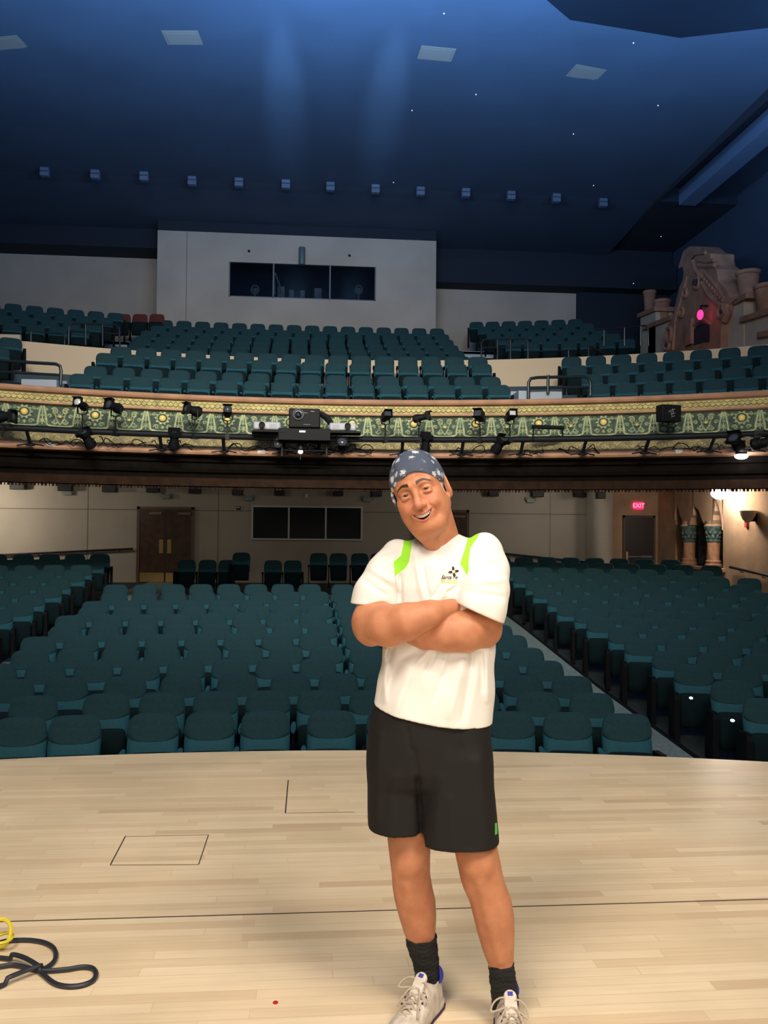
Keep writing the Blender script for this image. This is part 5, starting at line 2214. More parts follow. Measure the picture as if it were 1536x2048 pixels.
def head_sdf(h=.0019):
    s = SDF((-.12, -.24, -.15), (.12, .15, .14), h)
    E = s.ell
    E((0, .035, -.018), (.077, .092, .098), .01)
    E((0, .035, .035), (.062, .05, .045), .03)            # forehead
    E((0, -.03, .022), (.063, .085, .062), .03)
    for f in (-1, 1):
        E((f*.047, -.022, .050), (.022, .018, .022), .02)  # cheekbone
        E((f*.036, -.044, .066), (.021, .018, .019), .016)  # smiling cheek
        s.cone((f*.056, -.055, .0), (f*.026, -.104, .052), .020, .018, .03)   # jaw
        E((f*.055, -.05, .025), (.018, .04, .035), .02)
        s.cone((f*.010, .021, .087), (f*.046, .018, .070), .009, .008, .012)  # brow ridge
    E((0, -.104, .064), (.026, .018, .020), .02)           # chin
    E((0, -.112, .035), (.045, .022, .045), .03)           # under chin
    E((0, -.066, .078), (.034, .026, .016), .018)          # mouth mound
    # sockets
    for f in (-1, 1):
        E((f*.0325, .000, .090), (.020, .0115, .014), .012, 'cut')
        E((f*.0325, -.001, .0705), (.0175, .0145, .0155), .004)   # lids
        E((f*.0325, -.011, .0775), (.016, .0045, .008), .005)
    # nose
    s.cone((0, .012, .083), (0, -.028, .100), .0085, .0105, .012)
    s.cone((0, -.028, .100), (0, -.040, .105), .0110, .0138, .006)
    for f in (-1, 1):
        E((f*.0155, -.043, .095), (.0090, .0085, .0100), .005)
        E((f*.0065, -.051, .101), (.0036, .0030, .0048), .002, 'cut')
    E((0, -.0565, .092), (.0035, .006, .004), .004, 'cut')  # philtrum
    # smile folds
    for f in (-1, 1):
        s.cone((f*.021, -.038, .096), (f*.041, -.066, .078), .0032, .0026, .006, 'cut')
        s.cone((f*.040, -.066, .075), (f*.040, -.084, .066), .0018, .001, .006, 'cut')
        for a in (-.25, .0, .3):                           # crow's feet
            s.cone((f*.054, -.002+.003*a, .066), (f*.068, .0+.022*a, .052), .0010, .0006, .003, 'cut')
        s.cone((f*.022, -.014, .083), (f*.046, -.015, .076), .0012, .001, .004, 'cut')   # under-eye crease
    for zz in (.043, .052):
        s.cone((-.028, zz, .083), (.028, zz, .083), .0008, .0008, .003, 'cut')
    # lips: ribbons following the smile
    def smile(t, up):
        x = .0325*t
        y = -.0685+.0105*t*t + (0 if up else -.0180*(1-t*t))
        z = .094-.017*t*t-(.004 if not up else 0)
        return (x, y, z)
    ts = np.linspace(-1, 1, 13)
    for up in (True, False):
        for a, b in zip(ts, ts[1:]):
            r = .0046 if not up else .0036
            s.cone(smile(a, up), smile(b, up), r*(1-.45*abs(a)), r*(1-.45*abs(b)), .004)
    # open mouth
    n = 17
    for t in np.linspace(-.9, .9, n):
        u, l = np.array(smile(t, True)), np.array(smile(t, False))
        c = (u+l)/2
        ry = max((u[1]-l[1])/2-.0012, .0012)
        E((c[0], c[1]-.0002, c[2]-.002), (.0038, ry, .016), .0015, 'cut')
    # ears
    for f in (1,):
        Re = rot('Y', f*.35) @ rot('X', -.1)
        E((f*.084, -.010, -.010), (.009, .034, .020), .005, R=Re)
        E((f*.091, -.003, -.006), (.006, .020, .011), .003, 'cut', R=Re)
        E((f*.078, -.038, -.004), (.006, .009, .008), .006)
    Re = rot('Y', -.35)
    E((-.080, -.010, -.014), (.006, .028, .016), .006, R=Re)
    # eye slits
    for f in (-1, 1):
        E((f*.0325, -.0012, .087), (.0140, .0031, .012), .0015, 'cut')
    # neck
    a, b = l2h(PP(862, 1015, 2.70)), l2h(PP(884, 1100, 2.74))
    s.cone(a, b, .058, .064, .03)
    c, d = l2h(PP(845, 1050, 2.62)), l2h(PP(868, 1098, 2.66))
    s.cone(c, d, .030, .022, .03)
    for q0, q1 in (((888, 1040, 2.655), (868, 1098, 2.665)), ((850, 1060, 2.64), (862, 1098, 2.66))):
        s.cone(l2h(PP(*q0)), l2h(PP(*q1)), .010, .008, .012)
    return s.mesh(2)


hP, hF = head_sdf()
x, y, z = hP.T
lipx = np.clip(x/.0325, -1.2, 1.2)
up_y = -.0685+.0105*lipx**2
lo_y = up_y-.0180*(1-lipx**2)
inx = np.abs(x) < .036
lip = np.where((z > .06) & inx, np.minimum(up_y+.0042*(1-.5*lipx**2)-y, y-(lo_y-.0055*(1-.5*lipx**2))), -.02)
mouth = np.where((z < .0895-.017*lipx**2) & (z > .05) & (np.abs(x) < .031), np.minimum(up_y-.0005-y, y-(lo_y+.0005)), -.02)
bx = np.abs(x)
by = .0235+.0045*np.sin(np.clip((bx-.012)/.04, 0, 1)*pi)-.006*np.clip((bx-.035)/.02, 0, 1)
blush = np.where(z > .03, np.maximum(.014-np.hypot(np.abs(x)-.040, y+.035), .012-np.hypot(x, y+.035)), -.02)
brow = np.where((z > .03), np.minimum(.0056*(1-.55*np.clip((bx-.012)/.042, 0, 1))-np.abs(y-by), np.minimum(bx-.012, .054-bx)), -.02)
hair = np.where((bx > .055), np.minimum(np.minimum(y-(-.022-.3*(bx-.07)), .030-z), z+.012+0*z), -.02)
hair = np.minimum(np.minimum(hair, .02), np.minimum(.0795-bx, z+.004))
hPl = h2l(hP)

# ---- body (torso inside the clothes, arms, legs)
lo = (-.42, -.34, -.02)
hi = (.42, .30, 1.62)
B = SDF(lo, hi, .0045)
TORSO = [(1063, 858, 905, 2.75, .055), (1076, 832, 938, 2.75, .075), (1088, 806, 966, 2.745, .09), (1104, 786, 990, 2.735, .105), (1130, 775, 1002, 2.73, .12), (1170, 772, 1002, 2.725, .13), (1210, 772, 996, 2.72, .13),
         (1250, 769, 992, 2.72, .128), (1300, 766, 990, 2.715, .13), (1340, 761, 989, 2.71, .134), (1380, 752, 987, 2.71, .138), (1423, 742, 984, 2.71, .142), (1475, 733, 982, 2.71, .144)]
torso_l = [lv(*t) for t in TORSO]
B.loft(torso_l, 0, inset=.023)
# arms
ARM = [
    # his right arm (left in the photo)
    [((792, 1124, 2.73), 30), ((756, 1185, 2.70), 33), ((743, 1238, 2.655), 36)],
    [((744, 1250, 2.65), 37), ((775, 1251, 2.595), 38), ((815, 1243, 2.555), 34), ((858, 1229, 2.548), 24.5), ((905, 1213, 2.598), 16.5)],
    # his left arm (right in the photo)
    [((972, 1118, 2.73), 30), ((968, 1180, 2.69), 34), ((966, 1235, 2.655), 37)],
    [((960, 1256, 2.645), 39), ((930, 1262, 2.60), 38), ((890, 1266, 2.585), 33), ((850, 1270, 2.595), 24), ((826, 1272, 2.62), 18.5)],
]
for pair in (ARM[:2], ARM[2:]):
    T = SDF(lo, hi, .0045)
    for ch in pair:
        for (a, ra), (b, rb) in zip(ch, ch[1:]):
            T.cone(PP(*a), PP(*b), PR(ra, a[2]), PR(rb, b[2]), .030)
    if pair is not None and pair[0] is ARM[0]:
        T.cone(PP(735, 1262, 2.675), PP(742, 1268, 2.66), .034, .034, .03)
    else:
        T.cone(PP(978, 1266, 2.665), PP(966, 1274, 2.65), .034, .034, .03)
    hh = np.clip(.5+.5*(B.V-T.V)/.004, 0, 1)
    B.V = B.V*(1-hh)+T.V*hh-.004*hh*(1-hh)
# hands tucked away: palm, four fingers, thumb


def hand(wrist, fwd, palm_n, side):
    w, f, n_ = np.array(wrist), np.array(fwd, float), np.array(palm_n, float)
    f /= np.linalg.norm(f)
    n_ -= f*(n_ @ f)
    n_ /= np.linalg.norm(n_)
    sd = np.cross(f, n_)*side
    B.ell(w+f*.045, (.042, .020, .042), .012, R=np.stack([f, n_, sd], 1))
    for i, (o_, L) in enumerate(((-.030, .062), (-.010, .072), (.010, .068), (.029, .052))):
        p0 = w+f*.078+sd*o_
        p1 = p0+f*L*.45+n_*.006
        p2 = p1+f*L*.33+n_*.018
        p3 = p2+f*L*.2+n_*.020
        B.cone(p0, p1, .0095, .009, .003)
        B.cone(p1, p2, .009, .0085, .002)
        B.cone(p2, p3, .0085, .0075, .002)
    t0 = w+f*.03-sd*.035
    t1 = t0+f*.032-sd*.018+n_*.008
    t2 = t1+f*.028-sd*.002+n_*.008
    B.cone(t0, t1, .012, .0105, .006)
    B.cone(t1, t2, .0105, .009, .002)


hand(PP(908, 1212, 2.612), (1, .5, -.05), (0, -.3, -1), 1)
hand(PP(824, 1272, 2.625), (-1, .60, .30), (0, .6, .6), 1)
# legs
LEG_L = [(1480, 745, 862, 2.74, .085), (1560, 755, 862, 2.735, .080), (1640, 771, 862, 2.725, .070), (1690, 776, 861, 2.715, .062), (1722, 780, 860, 2.712, .062), (1745, 783, 860, 2.72, .056), (1775, 785, 865, 2.735, .056), (1800, 789, 871, 2.745, .059), (1830, 797, 872.5, 2.755, .057),
         (1860, 806, 871, 2.762, .050), (1890, 818, 868, 2.768, .040), (1930, 828, 872, 2.775, .036), (1975, 832, 878, 2.778, .042)]
LEG_R = [(1480, 862, 976, 2.70, .085), (1560, 874, 976, 2.69, .082), (1640, 893, 985, 2.67, .073), (1690, 906, 994, 2.655, .066), (1725, 914, 1001, 2.65, .064), (1755, 920, 1007, 2.655, .058), (1775, 926, 1014, 2.66, .058), (1800, 938, 1023, 2.665, .061), (1830, 946, 1028, 2.672, .060),
         (1860, 953, 1029, 2.678, .054), (1900, 965, 1028, 2.68, .043), (1930, 977, 1026.5, 2.68, .037), (1960, 983, 1029, 2.68, .037), (2005, 985, 1036, 2.68, .042)]
B.loft([lv(*t) for t in LEG_L], .01, e=2.0)
B.loft([lv(*t) for t in LEG_R], .01, e=2.0)
# knee caps and shins
B.ell(PP(821, 1722, 2.672), (.030, .020, .038), .035)
B.ell(PP(955, 1724, 2.606), (.032, .020, .040), .035)
B.ell(PP(806, 1708, 2.67), (.012, .012, .02), .012)
B.cone(PP(815, 1765, 2.685), PP(838, 1880, 2.735), .012, .008, .02)
B.cone(PP(960, 1765, 2.60), PP(1000, 1920, 2.645), .012, .008, .02)
# feet inside the shoes
shoeL = (np.array(RZ @ (onz(872, 2005, 0)-PO)), np.array(RZ @ (onz(778, 2100, 0)-PO)))
shoeR = (np.array(RZ @ (onz(1013, 2036, 0)-PO)), np.array(RZ @ (onz(1033, 2150, 0)-PO)))
for h_, t_ in (shoeL, shoeR):
    d = (t_-h_)/np.linalg.norm(t_-h_)
    B.cone(h_+d*.045+np.array([0, 0, .045]), h_+d*.21+np.array([0, 0, .032]), .030, .022, .03)
bP, bF = B.mesh(1)
nb_ = len(bP)
z0 = np.full(nb_, -.02)
allP = np.concatenate([bP, hPl])
allF = np.concatenate([bF, hF+nb_])
at = {'lip': np.concatenate([z0, lip]), 'mouth': np.concatenate([z0, mouth]), 'blush': np.concatenate([z0, blush]), 'brow': np.concatenate([z0, brow]), 'hair': np.concatenate([z0, hair])}
body = to_obj('body', allP, allF, M_skin, man, at)

# eyes and teeth
M_eye = attr_mat('eye', (.42, .37, .33), [('iris', (.07, .045, .03), .0004), ('pupil', (.004, .004, .004), .0004)], rough=.12, spec=.5)
for f in (-1, 1):
    mb = MB()
    mb.ball((0, 0, 0), .0128*HS_, 24)
    me = mb.mesh('eye', M_eye, True)
    n = len(me.vertices)
    co = np.empty(n*3)
    me.vertices.foreach_get('co', co)
    co = co.reshape(-1, 3)
    gaze = np.array([.12, 0, 1.0])
    gaze /= np.linalg.norm(gaze)
    d = np.arccos(np.clip(co @ gaze/(.0128*HS_), -1, 1))*.0128
    for an, r in (('iris', .0068), ('pupil', .0030)):
        a_ = me.attributes.new(an, 'FLOAT', 'POINT')
        a_.data.foreach_set('value', (r-d).astype(np.float32))
    P_ = co @ HR.T+h2l((f*.0325, -.001, .0705))
    me.vertices.foreach_set('co', P_.astype(np.float32).ravel())
    me.update()
    o = bpy.data.objects.new('eye', me)
    C.objects.link(o)
    o.parent = man
    o['label'] = 'brown eye'
mb = MB()
M_teeth = mat('teeth', (.82, .76, .66), .25)
for i in range(-5, 6):
    t = i/5.6
    x = .0295*t
    c = h2l((x, -.0735+.0105*t*t+.0005, .0885-.0175*t*t))
    Mx = Matrix.Translation(c) @ Matrix(np.round(HR, 6).tolist()).to_4x4() @ Matrix.Rotation(t*.55, 4, 'Y')
    hh = .0060*(1-.35*abs(t))
    mb.box(-.0029, .0029, -hh, hh, -.002, .002, M=Mx)
mb.build('teeth', M_teeth, man, bevel=.0009)

# ---- bandana
s = SDF((-.12, -.06, -.17), (.12, .16, .13), .0022)
s.ell((0, .037, -.020), (.083, .098, .104), .01)
s.ell((0, .035, .033), (.066, .056, .050), .03)
for f in (-1, 1):
    s.cone((f*.02, .02, -.118), (f*.03, -.05, -.13), .014, .02, .02)


def cutf(x, y, z):
    # front hem: high on the brow, dropping to the ears
    edge = np.where(z > -.02, .058-.0*z - 4.6*x*x*1.35 - .10*(.08-z)*1.0, .030+.35*(z+.02))
    edge = edge + .004*np.sin(x*60) - .006*(x > 0)*x/.08
    return y-edge


sl, G = s.sub(s.lo, s.lo+s.h*(s.n+1))
s.V = np.maximum(s.V, -cutf(*G).astype(np.float32)*.8)
# cloth folds
xx, yy, zz = G
s.V += (.0016*np.sin(70*(yy-.6*np.abs(xx))+8*np.sin(18*zz+9*xx))*np.clip((.12-np.abs(yy-.03))*12, 0, 1)).astype(np.float32)
s.ell((-.082, .0, .012), (.006, .03, .022), .008)
kP, kF = s.mesh(1)
m, N, L, Pb = new_mat('navy_paisley_bandana')
tc = N.new('ShaderNodeTexCoord')
vo = N.new('ShaderNodeTexVoronoi')
vo.inputs['Scale'].default_value = 30
vo.inputs['Randomness'].default_value = .75
L.new(tc.outputs['Object'], vo.inputs['Vector'])
n4 = N.new('ShaderNodeTexNoise')
n4.inputs['Scale'].default_value = 190
n4.inputs['Detail'].default_value = 3
L.new(tc.outputs['Object'], n4.inputs['Vector'])
ad = N.new('ShaderNodeMath')
ad.operation = 'MULTIPLY_ADD'
ad.inputs[1].default_value = .75
L.new(n4.outputs['Fac'], ad.inputs[0])
L.new(vo.outputs['Distance'], ad.inputs[2])
r = N.new('ShaderNodeValToRGB')
e = r.color_ramp.elements
e[0].position = .66
e[0].color = (.50, .53, .58, 1)
e[1].position = .73
e[1].color = (.055, .075, .125, 1)
L.new(ad.outputs[0], r.inputs['Fac'])
L.new(r.outputs['Color'], Pb.inputs['Base Color'])
Pb.inputs['Roughness'].default_value = .85
o = to_obj('bandana', h2l(kP), kF, m, man)
o['label'] = 'navy bandana with white flower pattern tied over the head'

# ---- shirt
s = SDF((-.36, -.30, .78), (.34, .20, 1.60), .0038)
s.loft(torso_l, .0)
# collar rise at the neck
# sleeves
SL = [((800, 1116, 2.73), 38), ((775, 1150, 2.715), 43), ((752, 1190, 2.70), 45), ((742, 1222, 2.69), 45)]
SRr = [((966, 1108, 2.73), 42), ((972, 1140, 2.70), 45), ((968, 1180, 2.645), 49), ((962, 1215, 2.618), 50), ((958, 1250, 2.61), 49)]
for ch in (SL, SRr):
    for (a, ra), (b, rb) in zip(ch, ch[1:]):
        s.cone(PP(*a), PP(*b), PR(ra, a[2]), PR(rb, b[2]), .018)
s.cone(PP(953, 1150, 2.63), PP(950, 1212, 2.59), .046, .052, .02)
# arm-pit clefts
s.cone(PP(787, 1150, 2.585), PP(783, 1213, 2.585), .003, .008, .012, 'cut')
s.cone(PP(921, 1140, 2.59), PP(912, 1205, 2.575), .002, .003, .006, 'cut')
sl, G = s.sub(s.lo, s.lo+s.h*(s.n+1))
X, Y, Z = np.broadcast_arrays(*G)
Pg = np.stack([X.ravel(), Y.ravel(), Z.ravel()], 1)
gx, gy = to_px(Pg)
gx = gx.reshape(X.shape)
gy = gy.reshape(X.shape)
# folds, as soft ridges and valleys lying on the front
frontm = np.clip((.02-Y)/.05, 0, 1)
FOLDS = [((800, 1150), (803, 1212), 3.0, -.005), ((792, 1140), (797, 1180), 4, .004), ((842, 1120), (858, 1200), 4, -.0035), ((830, 1110), (845, 1195), 6, .003), ((868, 1195), (893, 1150), 4, -.0035), ((880, 1200), (905, 1165), 5, .003),
         ((893, 1185), (917, 1172), 3, -.003), ((905, 1070), (935, 1058), 3, .003), ((905, 1100), (940, 1060), 4, -.003), ((835, 1080), (832, 1110), 4, .002),
         ((876, 1300), (852, 1342), 5, -.0055), ((862, 1298), (835, 1325), 5, .005), ((845, 1296), (805, 1318), 6, -.003), ((895, 1303), (885, 1345), 5, .004), ((900, 1305), (870, 1400), 9, -.004), ((930, 1305), (900, 1430), 10, .005), ((950, 1300), (925, 1440), 8, -.004),
         ((962, 1295), (965, 1380), 6, -.003), ((972, 1290), (975, 1400), 6, .003), ((944, 1300), (942, 1335), 4, -.004), ((785, 1292), (777, 1320), 6, -.006), ((772, 1300), (770, 1400), 6, .004), ((800, 1330), (760, 1400), 10, -.004), ((820, 1340), (790, 1430), 10, .004),
         ((730, 1160), (770, 1190), 5, -.003), ((745, 1140), (785, 1165), 6, .003), ((985, 1100), (950, 1110), 5, .003), ((1000, 1125), (950, 1135), 5, -.0035), ((1008, 1160), (940, 1165), 6, .003), ((1005, 1195), (935, 1185), 6, -.003),
         ((760, 1110), (790, 1100), 4, -.003), ((865, 1105), (862, 1150), 8, .002)]
for (ax, ay), (bx_, by_), w_, amp in FOLDS:
    ex, ey = bx_-ax, by_-ay
    t = np.clip(((gx-ax)*ex+(gy-ay)*ey)/(ex*ex+ey*ey), 0, 1)
    d2 = (gx-ax-t*ex)**2+(gy-ay-t*ey)**2
    s.V += (-amp*2.1*np.exp(-d2/(w_*w_))*frontm*(1-.5*np.abs(2*t-1)**3)).astype(np.float32)
# low soft undulation everywhere
s.V += (.0016*np.sin(38*X+14*Z+3*np.sin(11*Z))+.0012*np.sin(60*X-22*Z)).astype(np.float32)
# hem, sleeve hems, neck opening


def capcut(mask_d):
    s.V = np.maximum(s.V, mask_d.astype(np.float32))


def hemz(px):
    return np.interp(px, [700, 739, 800, 870, 930, 984, 1040], [1390, 1404, 1420, 1434, 1441, 1444, 1446])


zh = np.array([PP(px, hemz(px), 2.71)[2] for px in (700, 739, 800, 870, 930, 984, 1040)])
xh = np.array([PP(px, hemz(px), 2.71)[0] for px in (700, 739, 800, 870, 930, 984, 1040)])
capcut(np.interp(X, xh, zh)-Z)
# sleeve hem planes
zl_ = PP(748, 1206, 2.70)[2]
xl_ = PP(788, 1200, 2.70)[0]
m1 = X < xl_
pr0, pr1 = PP(915, 1204, 2.66), PP(995, 1240, 2.66)
pl = pr0[2]+(X-pr0[0])*(pr1[2]-pr0[2])/(pr1[0]-pr0[0])
inR = (Y < .0) & (X > PP(914, 1215, 2.6)[0])
backR = X > PP(988, 1215, 2.70)[0]
torsoR = SDF(s.lo, s.lo+s.h*(s.n-1), s.h)
torsoR.loft(torso_l, .0)
tv = torsoR.V[:s.V.shape[0], :s.V.shape[1], :s.V.shape[2]]
cutR = np.where((X > PP(905, 1215, 2.7)[0]) & (Z > pl-.16), pl-Z, -1)
s.V = np.maximum(s.V, np.minimum(cutR, tv-.004).astype(np.float32))
cutL = np.where((X < PP(800, 1215, 2.7)[0]) & (Z > zl_-.12), zl_-Z, -1)
s.V = np.maximum(s.V, np.minimum(cutL, tv-.004).astype(np.float32))
# V neck
vd = poly_sd(gx, gy, [(836, 1040), (829, 1063), (838, 1078), (852, 1091), (867, 1102), (890, 1089), (909, 1073), (921, 1057), (925, 1045), (918, 1020), (845, 1020)])*.0016
s.V = np.where(Y < .09, np.maximum(s.V, vd.astype(np.float32)), s.V)
sP, sF = s.mesh(1)
px_, py_ = to_px(sP)
pan = np.maximum(poly_sd(px_, py_, [(826, 1066), (823, 1095), (818, 1124), (811, 1136), (790, 1152), (787, 1124), (802, 1111), (806, 1092), (808, 1076), (812, 1060)]),
                 poly_sd(px_, py_, [(941, 1050), (962, 1060), (955, 1075), (941, 1096), (938, 1117), (937, 1140), (934, 1152), (928, 1140), (920, 1127), (927, 1106), (934, 1083)]))
pan = np.where(sP[:, 1] < .09, pan, -5)
shirt = to_obj('shirt', sP, sF, M_shirt, man, {'panel': np.clip(pan, -5, 5)})
shirt['label'] = 'white short sleeved V neck shirt with lime green shoulder panels'

# chest emblem laid on the cloth
bvh = bvhtree.BVHTree.FromPolygons([tuple(p) for p in sP], [tuple(f) for f in sF])
cam_l = Vector(np.array(RZ @ (CAMP-PO)))


def on_shirt(px, py, lift=.0012):
    d = Vector(PP(px, py, 2.0))-cam_l
    d.normalize()
    hit, n_, i_, dist = bvh.ray_cast(cam_l, d)
    if hit is None:
        return Vector(PP(px, py, 2.58))
    return hit-d*lift


def decal(name, me, m):
    for v in me.vertices:
        v.co = on_shirt(v.co.x, -v.co.y, .0012 if v.co.z <= 0 else .0016)
    me.materials.clear()
    me.materials.append(m)
    o = bpy.data.objects.new(name, me)
    C.objects.link(o)
    o.parent = shirt
    return o


M_ink = mat('dark_brown_print', (.025, .012, .012), .7)
M_inkg = mat('lime_print', (.55, .75, .12), .7)
mb = MB()
th = radians(-9)
for q in range(4):
    a = th+q*pi/2
    ca, sa = cos(a), sin(a)
    pts = [(2.2, -2.0), (5, -2.6), (9, -2.1), (11.2, 0), (9, 2.1), (5, 2.6), (2.2, 2.0)]
    P2 = [(907.3+x*ca-y*sa, -(1143.2+x*sa+y*ca), 0) for x, y in pts]
    mb.add(P2, [tuple(range(7))])
o = decal('emblem', mb.mesh('emblem', M_ink), M_ink)
o['label'] = 'dark four petal emblem on the shirt chest'
mb = MB()
mb.add([(907.3+3.2*cos(2*pi*k/14), -(1143.2+3.2*sin(2*pi*k/14)), 0.001) for k in range(14)], [tuple(range(14))])
decal('emblem_centre', mb.mesh('emblem_centre', M_inkg), mat('pale_yellow_print', (.75, .75, .45), .7))
cu = bpy.data.curves.new('lettering', 'FONT')
cu.body = 'Santa Fe'
cu.size = 11.5
cu.shear = .45
cu.align_x = 'CENTER'
cu.offset = .12
tmp = bpy.data.objects.new('lettering', cu)
C.objects.link(tmp)
me = bpy.data.meshes.new_from_object(tmp.evaluated_get(bpy.context.evaluated_depsgraph_get()))
bpy.data.objects.remove(tmp)
xsz = [v.co.x for v in me.vertices]
sc = 33.5/(max(xsz)-min(xsz))
for v in me.vertices:
    v.co = Vector((898+v.co.x*sc, -(1158-v.co.y*.95), 0))
decal('lettering', me, M_ink)
mb = MB()
for y0, y1 in ((1160.2, 1161.8), (1164.2, 1165.7)):
    n = 12
    vs = [(883+31.5*i/n, -y, 0) for y in (y0, y1) for i in range(n+1)]
    mb.add(vs, [(i, i+1, n+2+i, n+1+i) for i in range(n)])
decal('underline', mb.mesh('underline', M_inkg), M_inkg)

# ---- shorts
s = SDF((-.32, -.24, .46), (.30, .26, 1.02), .0045)
s.loft([lv(*t) for t in [(1385, 760, 975, 2.71, .118), (1430, 741, 980, 2.71, .132), (1480, 735, 981, 2.715, .138), (1530, 735, 983, 2.715, .134), (1560, 742, 976, 2.71, .115), (1590, 770, 950, 2.71, .06)]], 0, e=2.4)
s.loft([lv(*t) for t in [(1440, 755, 850, 2.725, .10), (1500, 738, 870, 2.73, .128), (1560, 735, 868, 2.73, .122), (1620, 735, 862, 2.725, .118), (1700, 738, 855, 2.72, .114)]], .02, e=2.5)
s.loft([lv(*t) for t in [(1440, 860, 965, 2.70, .10), (1500, 850, 980, 2.70, .130), (1560, 846, 986, 2.69, .126), (1620, 840, 992, 2.68, .122), (1720, 836, 1001, 2.67, .12)]], .02, e=2.5)
sl, G = s.sub(s.lo, s.lo+s.h*(s.n+1))
X, Y, Z = np.broadcast_arrays(*G)
gx, gy = to_px(np.stack([X.ravel(), Y.ravel(), Z.ravel()], 1))
gx, gy = gx.reshape(X.shape), gy.reshape(X.shape)
fm = np.clip((.06-Y)/.08, 0, 1)
for (ax, ay), (bx_, by_), w_, amp in [((836, 1560), (842, 1685), 6, -.014), ((815, 1455), (822, 1500), 4, -.004), ((828, 1500), (836, 1560), 6, -.005), ((760, 1470), (755, 1640), 10, .004), ((790, 1560), (785, 1670), 14, .005), ((880, 1560), (870, 1690), 14, .004),
                                       ((920, 1500), (935, 1690), 16, -.005), ((960, 1520), (975, 1690), 12, .005), ((900, 1600), (905, 1700), 10, .003)]:
    ex, ey = bx_-ax, by_-ay
    t = np.clip(((gx-ax)*ex+(gy-ay)*ey)/(ex*ex+ey*ey), 0, 1)
    s.V += (-amp*np.exp(-((gx-ax-t*ex)**2+(gy-ay-t*ey)**2)/(w_*w_))*fm).astype(np.float32)
zL = PP(745, 1650, 2.72)[2]
zR = PP(1000, 1679, 2.67)[2]
xm = PP(846, 1650, 2.70)[0]
s.V = np.maximum(s.V, np.where(X < xm, zL-.022*np.clip((X-xm+.16)/.16, 0, 1)*0-Z, zR-Z).astype(np.float32))
oP, oF = s.mesh(1)
px_, py_ = to_px(oP)
gr = poly_sd(px_, py_, [(990, 1646), (994, 1645), (995, 1668), (990, 1670)])
shorts = to_obj('shorts', oP, oF, M_short, man, {'green': np.clip(np.where(oP[:, 1] < .05, gr, -5), -5, 5)})
shorts['label'] = 'knee length black sport shorts with a small green side mark'

# ---- socks
for nm, lvls, topz in (('left', [(1872, 811, 873, 2.768, .058), (1895, 814, 875, 2.77, .056), (1915, 822, 877, 2.772, .048), (1935, 828, 879, 2.774, .045), (1955, 830, 881, 2.775, .045), (1985, 830, 880, 2.76, .045)], 0),
                       ('right', [(1924, 977, 1028, 2.68, .042), (1940, 978, 1029, 2.68, .043), (1960, 979, 1033, 2.68, .044), (1980, 982, 1035, 2.675, .045), (2015, 984, 1038, 2.67, .045)], 0)):
    L_ = [lv(*t) for t in lvls]
    zs = [l[0] for l in L_]
    s = SDF((min(l[1] for l in L_)-.08, min(l[2] for l in L_)-.1, min(zs)-.03), (max(l[1] for l in L_)+.08, max(l[2] for l in L_)+.1, max(zs)+.03), .0025)
    s.loft(L_, 0, e=2.1)
    sl, G = s.sub(s.lo, s.lo+s.h*(s.n+1))
    s.V += (.0012*np.sin(G[2]*420+3*np.sin(G[0]*60))+.0012*np.sin(G[2]*160+20*G[0])).astype(np.float32)
    q, f_ = s.mesh(1)
    to_obj('sock', q, f_, M_sock, man)

# ---- shoes
M_shoe = mat('scuffed_white_leather', (.70, .64, .57), .6, dark=(.50, .43, .36), vscale=28, bump=.3, bscale=60)
M_lace = mat('dirty_beige_lace', (.52, .44, .35), .85, bump=.4, bscale=400)
M_sole = mat('off_white_sole', (.66, .62, .56), .6)
M_purple = mat('dark_purple_trim', (.05, .025, .07), .6)
M_blue = mat('royal_blue_lining', (.03, .04, .38), .7)


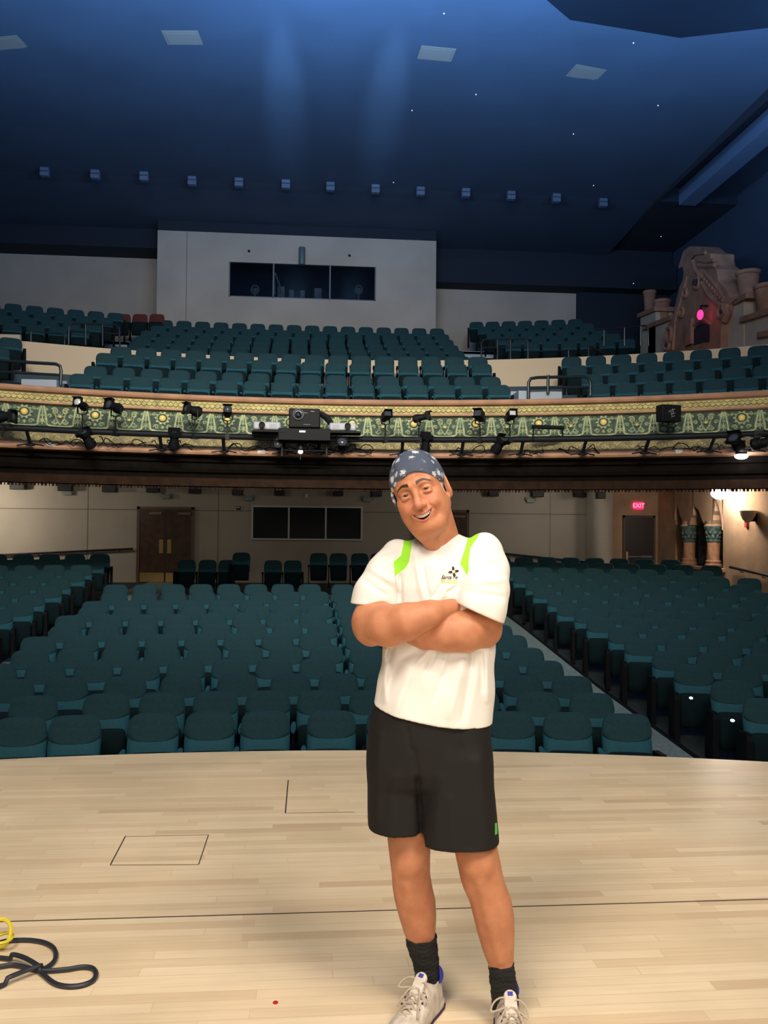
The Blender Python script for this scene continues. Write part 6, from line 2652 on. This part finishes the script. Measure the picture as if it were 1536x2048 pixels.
def shoe(h_, t_, label, side):
    """side: +1 his left"""
    d = (t_-h_)
    ang = atan2(d[1], d[0])
    t = bpy.data.objects.new('shoe', None)
    C.objects.link(t)
    t.parent = man
    t.location = h_
    t.rotation_euler = (0, 0, ang)
    t['label'] = label
    s = SDF((-.03, -.07, .0), (.32, .07, .19), .0025)
    A = np.array([(-.002, .018, .084), (.015, .031, .108), (.05, .035, .110), (.09, .036, .108), (.125, .040, .094), (.165, .045, .074), (.205, .048, .062), (.245, .044, .054), (.272, .034, .046), (.290, .014, .036)])

    def f(x, y, z):
        xx = x[:, 0, 0]
        w_ = np.interp(xx, A[:, 0], A[:, 1])[:, None, None]
        hh = np.interp(xx, A[:, 0], A[:, 2])[:, None, None]
        yy = y-.006*side*np.sin(np.clip(x/.29, 0, 1)*pi)*-1
        w_ = w_*1.1
        q = (np.abs(yy/w_)**2.2+np.abs((z-.012)/np.maximum(hh-.012, .01))**2.2)**(1/2.2)
        dd = (q-1)*np.minimum(w_, hh)*.8
        return np.maximum(np.maximum(dd, .014-z), np.maximum(x-.289, -.002-x))
    s.op(f, (-.03, -.07, 0), (.32, .07, .19), 0)
    s.ell((.046, 0, .112), (.034, .026, .04), .008, 'cut')
    s.cone((.115, 0, .100), (.185, 0, .072), .008, .006, .01, 'cut')
    for l0 in (.15, .175, .2, .225):
        s.cone((l0, -.05, .03), (l0+.01, 0, .07), .001, .001, .003, 'cut')
    q, f_ = s.mesh(1)
    to_obj('shoe_upper', q, f_, M_shoe, t)
    mb = MB()
    ol = []
    for u, w_ in ((-.010, .016), (-.004, .028), (.02, .036), (.06, .039), (.10, .040), (.14, .046), (.19, .051), (.235, .049), (.268, .040), (.288, .026), (.297, .010)):
        ol.append((u, w_))
    outl = [(u, w_*1.08) for u, w_ in ol]+[(u, -w_*1.08) for u, w_ in ol[::-1]]
    mb.prism(outl[::-1], 'z', .004, .024)
    mb.build('sole', M_sole, t, bevel=.003)
    mb = MB()
    mb.prism([(u*1.004, w_*1.12) for u, w_ in outl][::-1], 'z', 0, .008)
    mb.build('outsole', M_purple, t, bevel=.002)
    # tongue
    s = SDF((.06, -.05, .05), (.2, .05, .19), .0025)
    s.cone((.102, 0, .122), (.140, 0, .090), .021, .020, .005)
    sl, G = s.sub(s.lo, s.lo+s.h*(s.n+1))
    pl_ = np.abs((G[0]-.106)*.66+(G[2]-.124)*.75)-.006
    s.V = np.maximum(s.V, pl_.astype(np.float32))
    q, f_ = s.mesh(1)
    to_obj('tongue', q, f_, M_shoe, t)
    mb = MB()
    mb.box(-.006, .006, -.008, .008, -.001, .001, M=Matrix.Translation((.104, 0, .1345)) @ Matrix.Rotation(.72, 4, 'Y'))
    mb.build('tongue_mark', M_blue, t)
    # blue heel lining
    s = SDF((-.03, -.05, .06), (.07, .05, .15), .0025)
    s.ell((.028, 0, .104), (.037, .037, .036), 0)
    s.ell((.046, 0, .112), (.038, .031, .05), .003, 'cut')
    sl, G = s.sub(s.lo, s.lo+s.h*(s.n+1))
    s.V = np.maximum(s.V, np.maximum(G[0]-.035, .085-G[2]).astype(np.float32)+0*s.V)
    q, f_ = s.mesh(1)
    to_obj('heel_lining', q, f_, M_blue, t)
    # laces
    mb = MB()
    for i in range(5):
        l0 = .122+.019*i
        hz = .103-.009*i-.002*i
        for f in (-1, 1):
            mb.tube(smooth_path([Vector((l0, f*.024, hz-.008)), Vector((l0+.004, f*.012, hz+.003)), Vector((l0+.010, 0, hz+.004)), Vector((l0+.016, -f*.012, hz-.001)), Vector((l0+.019, -f*.024, hz-.014))], 4), .0030, 6)
    # bow loops and ends
    mb.tube(smooth_path([Vector(q) for q in ((.120, 0, .108), (.118, .022, .124), (.130, .045, .110), (.150, .050, .085), (.140, .03, .095), (.122, 0, .108))], 6), .0028, 6)
    mb.tube(smooth_path([Vector(q) for q in ((.120, 0, .108), (.112, -.022, .126), (.122, -.050, .118), (.140, -.062, .098), (.132, -.036, .10), (.122, 0, .108))], 6), .0028, 6)
    mb.tube(smooth_path([Vector(q) for q in ((.120, 0, .108), (.150, .02, .104), (.180, .034, .078), (.205, .045, .060))], 6), .0028, 6)
    mb.tube(smooth_path([Vector(q) for q in ((.120, 0, .108), (.140, -.020, .104), (.165, -.040, .075), (.175, -.047, .055))], 6), .0028, 6)
    mb.ball((.121, 0, .108), .0075, 8)
    mb.build('laces', M_lace, t, smooth=True)
    mb = MB()
    for i in range(3):
        for f in (-1, 1):
            mb.ball((.128+.022*i, f*.031, .086-.009*i), .0038, 8)
    mb.build('eyelets', M_purple, t, smooth=True)


shoe(*shoeL, 'scuffed white sneaker turned outwards, laces tied', -1)
shoe(*shoeR, 'scuffed white sneaker pointing at the camera, laces tied', 1)
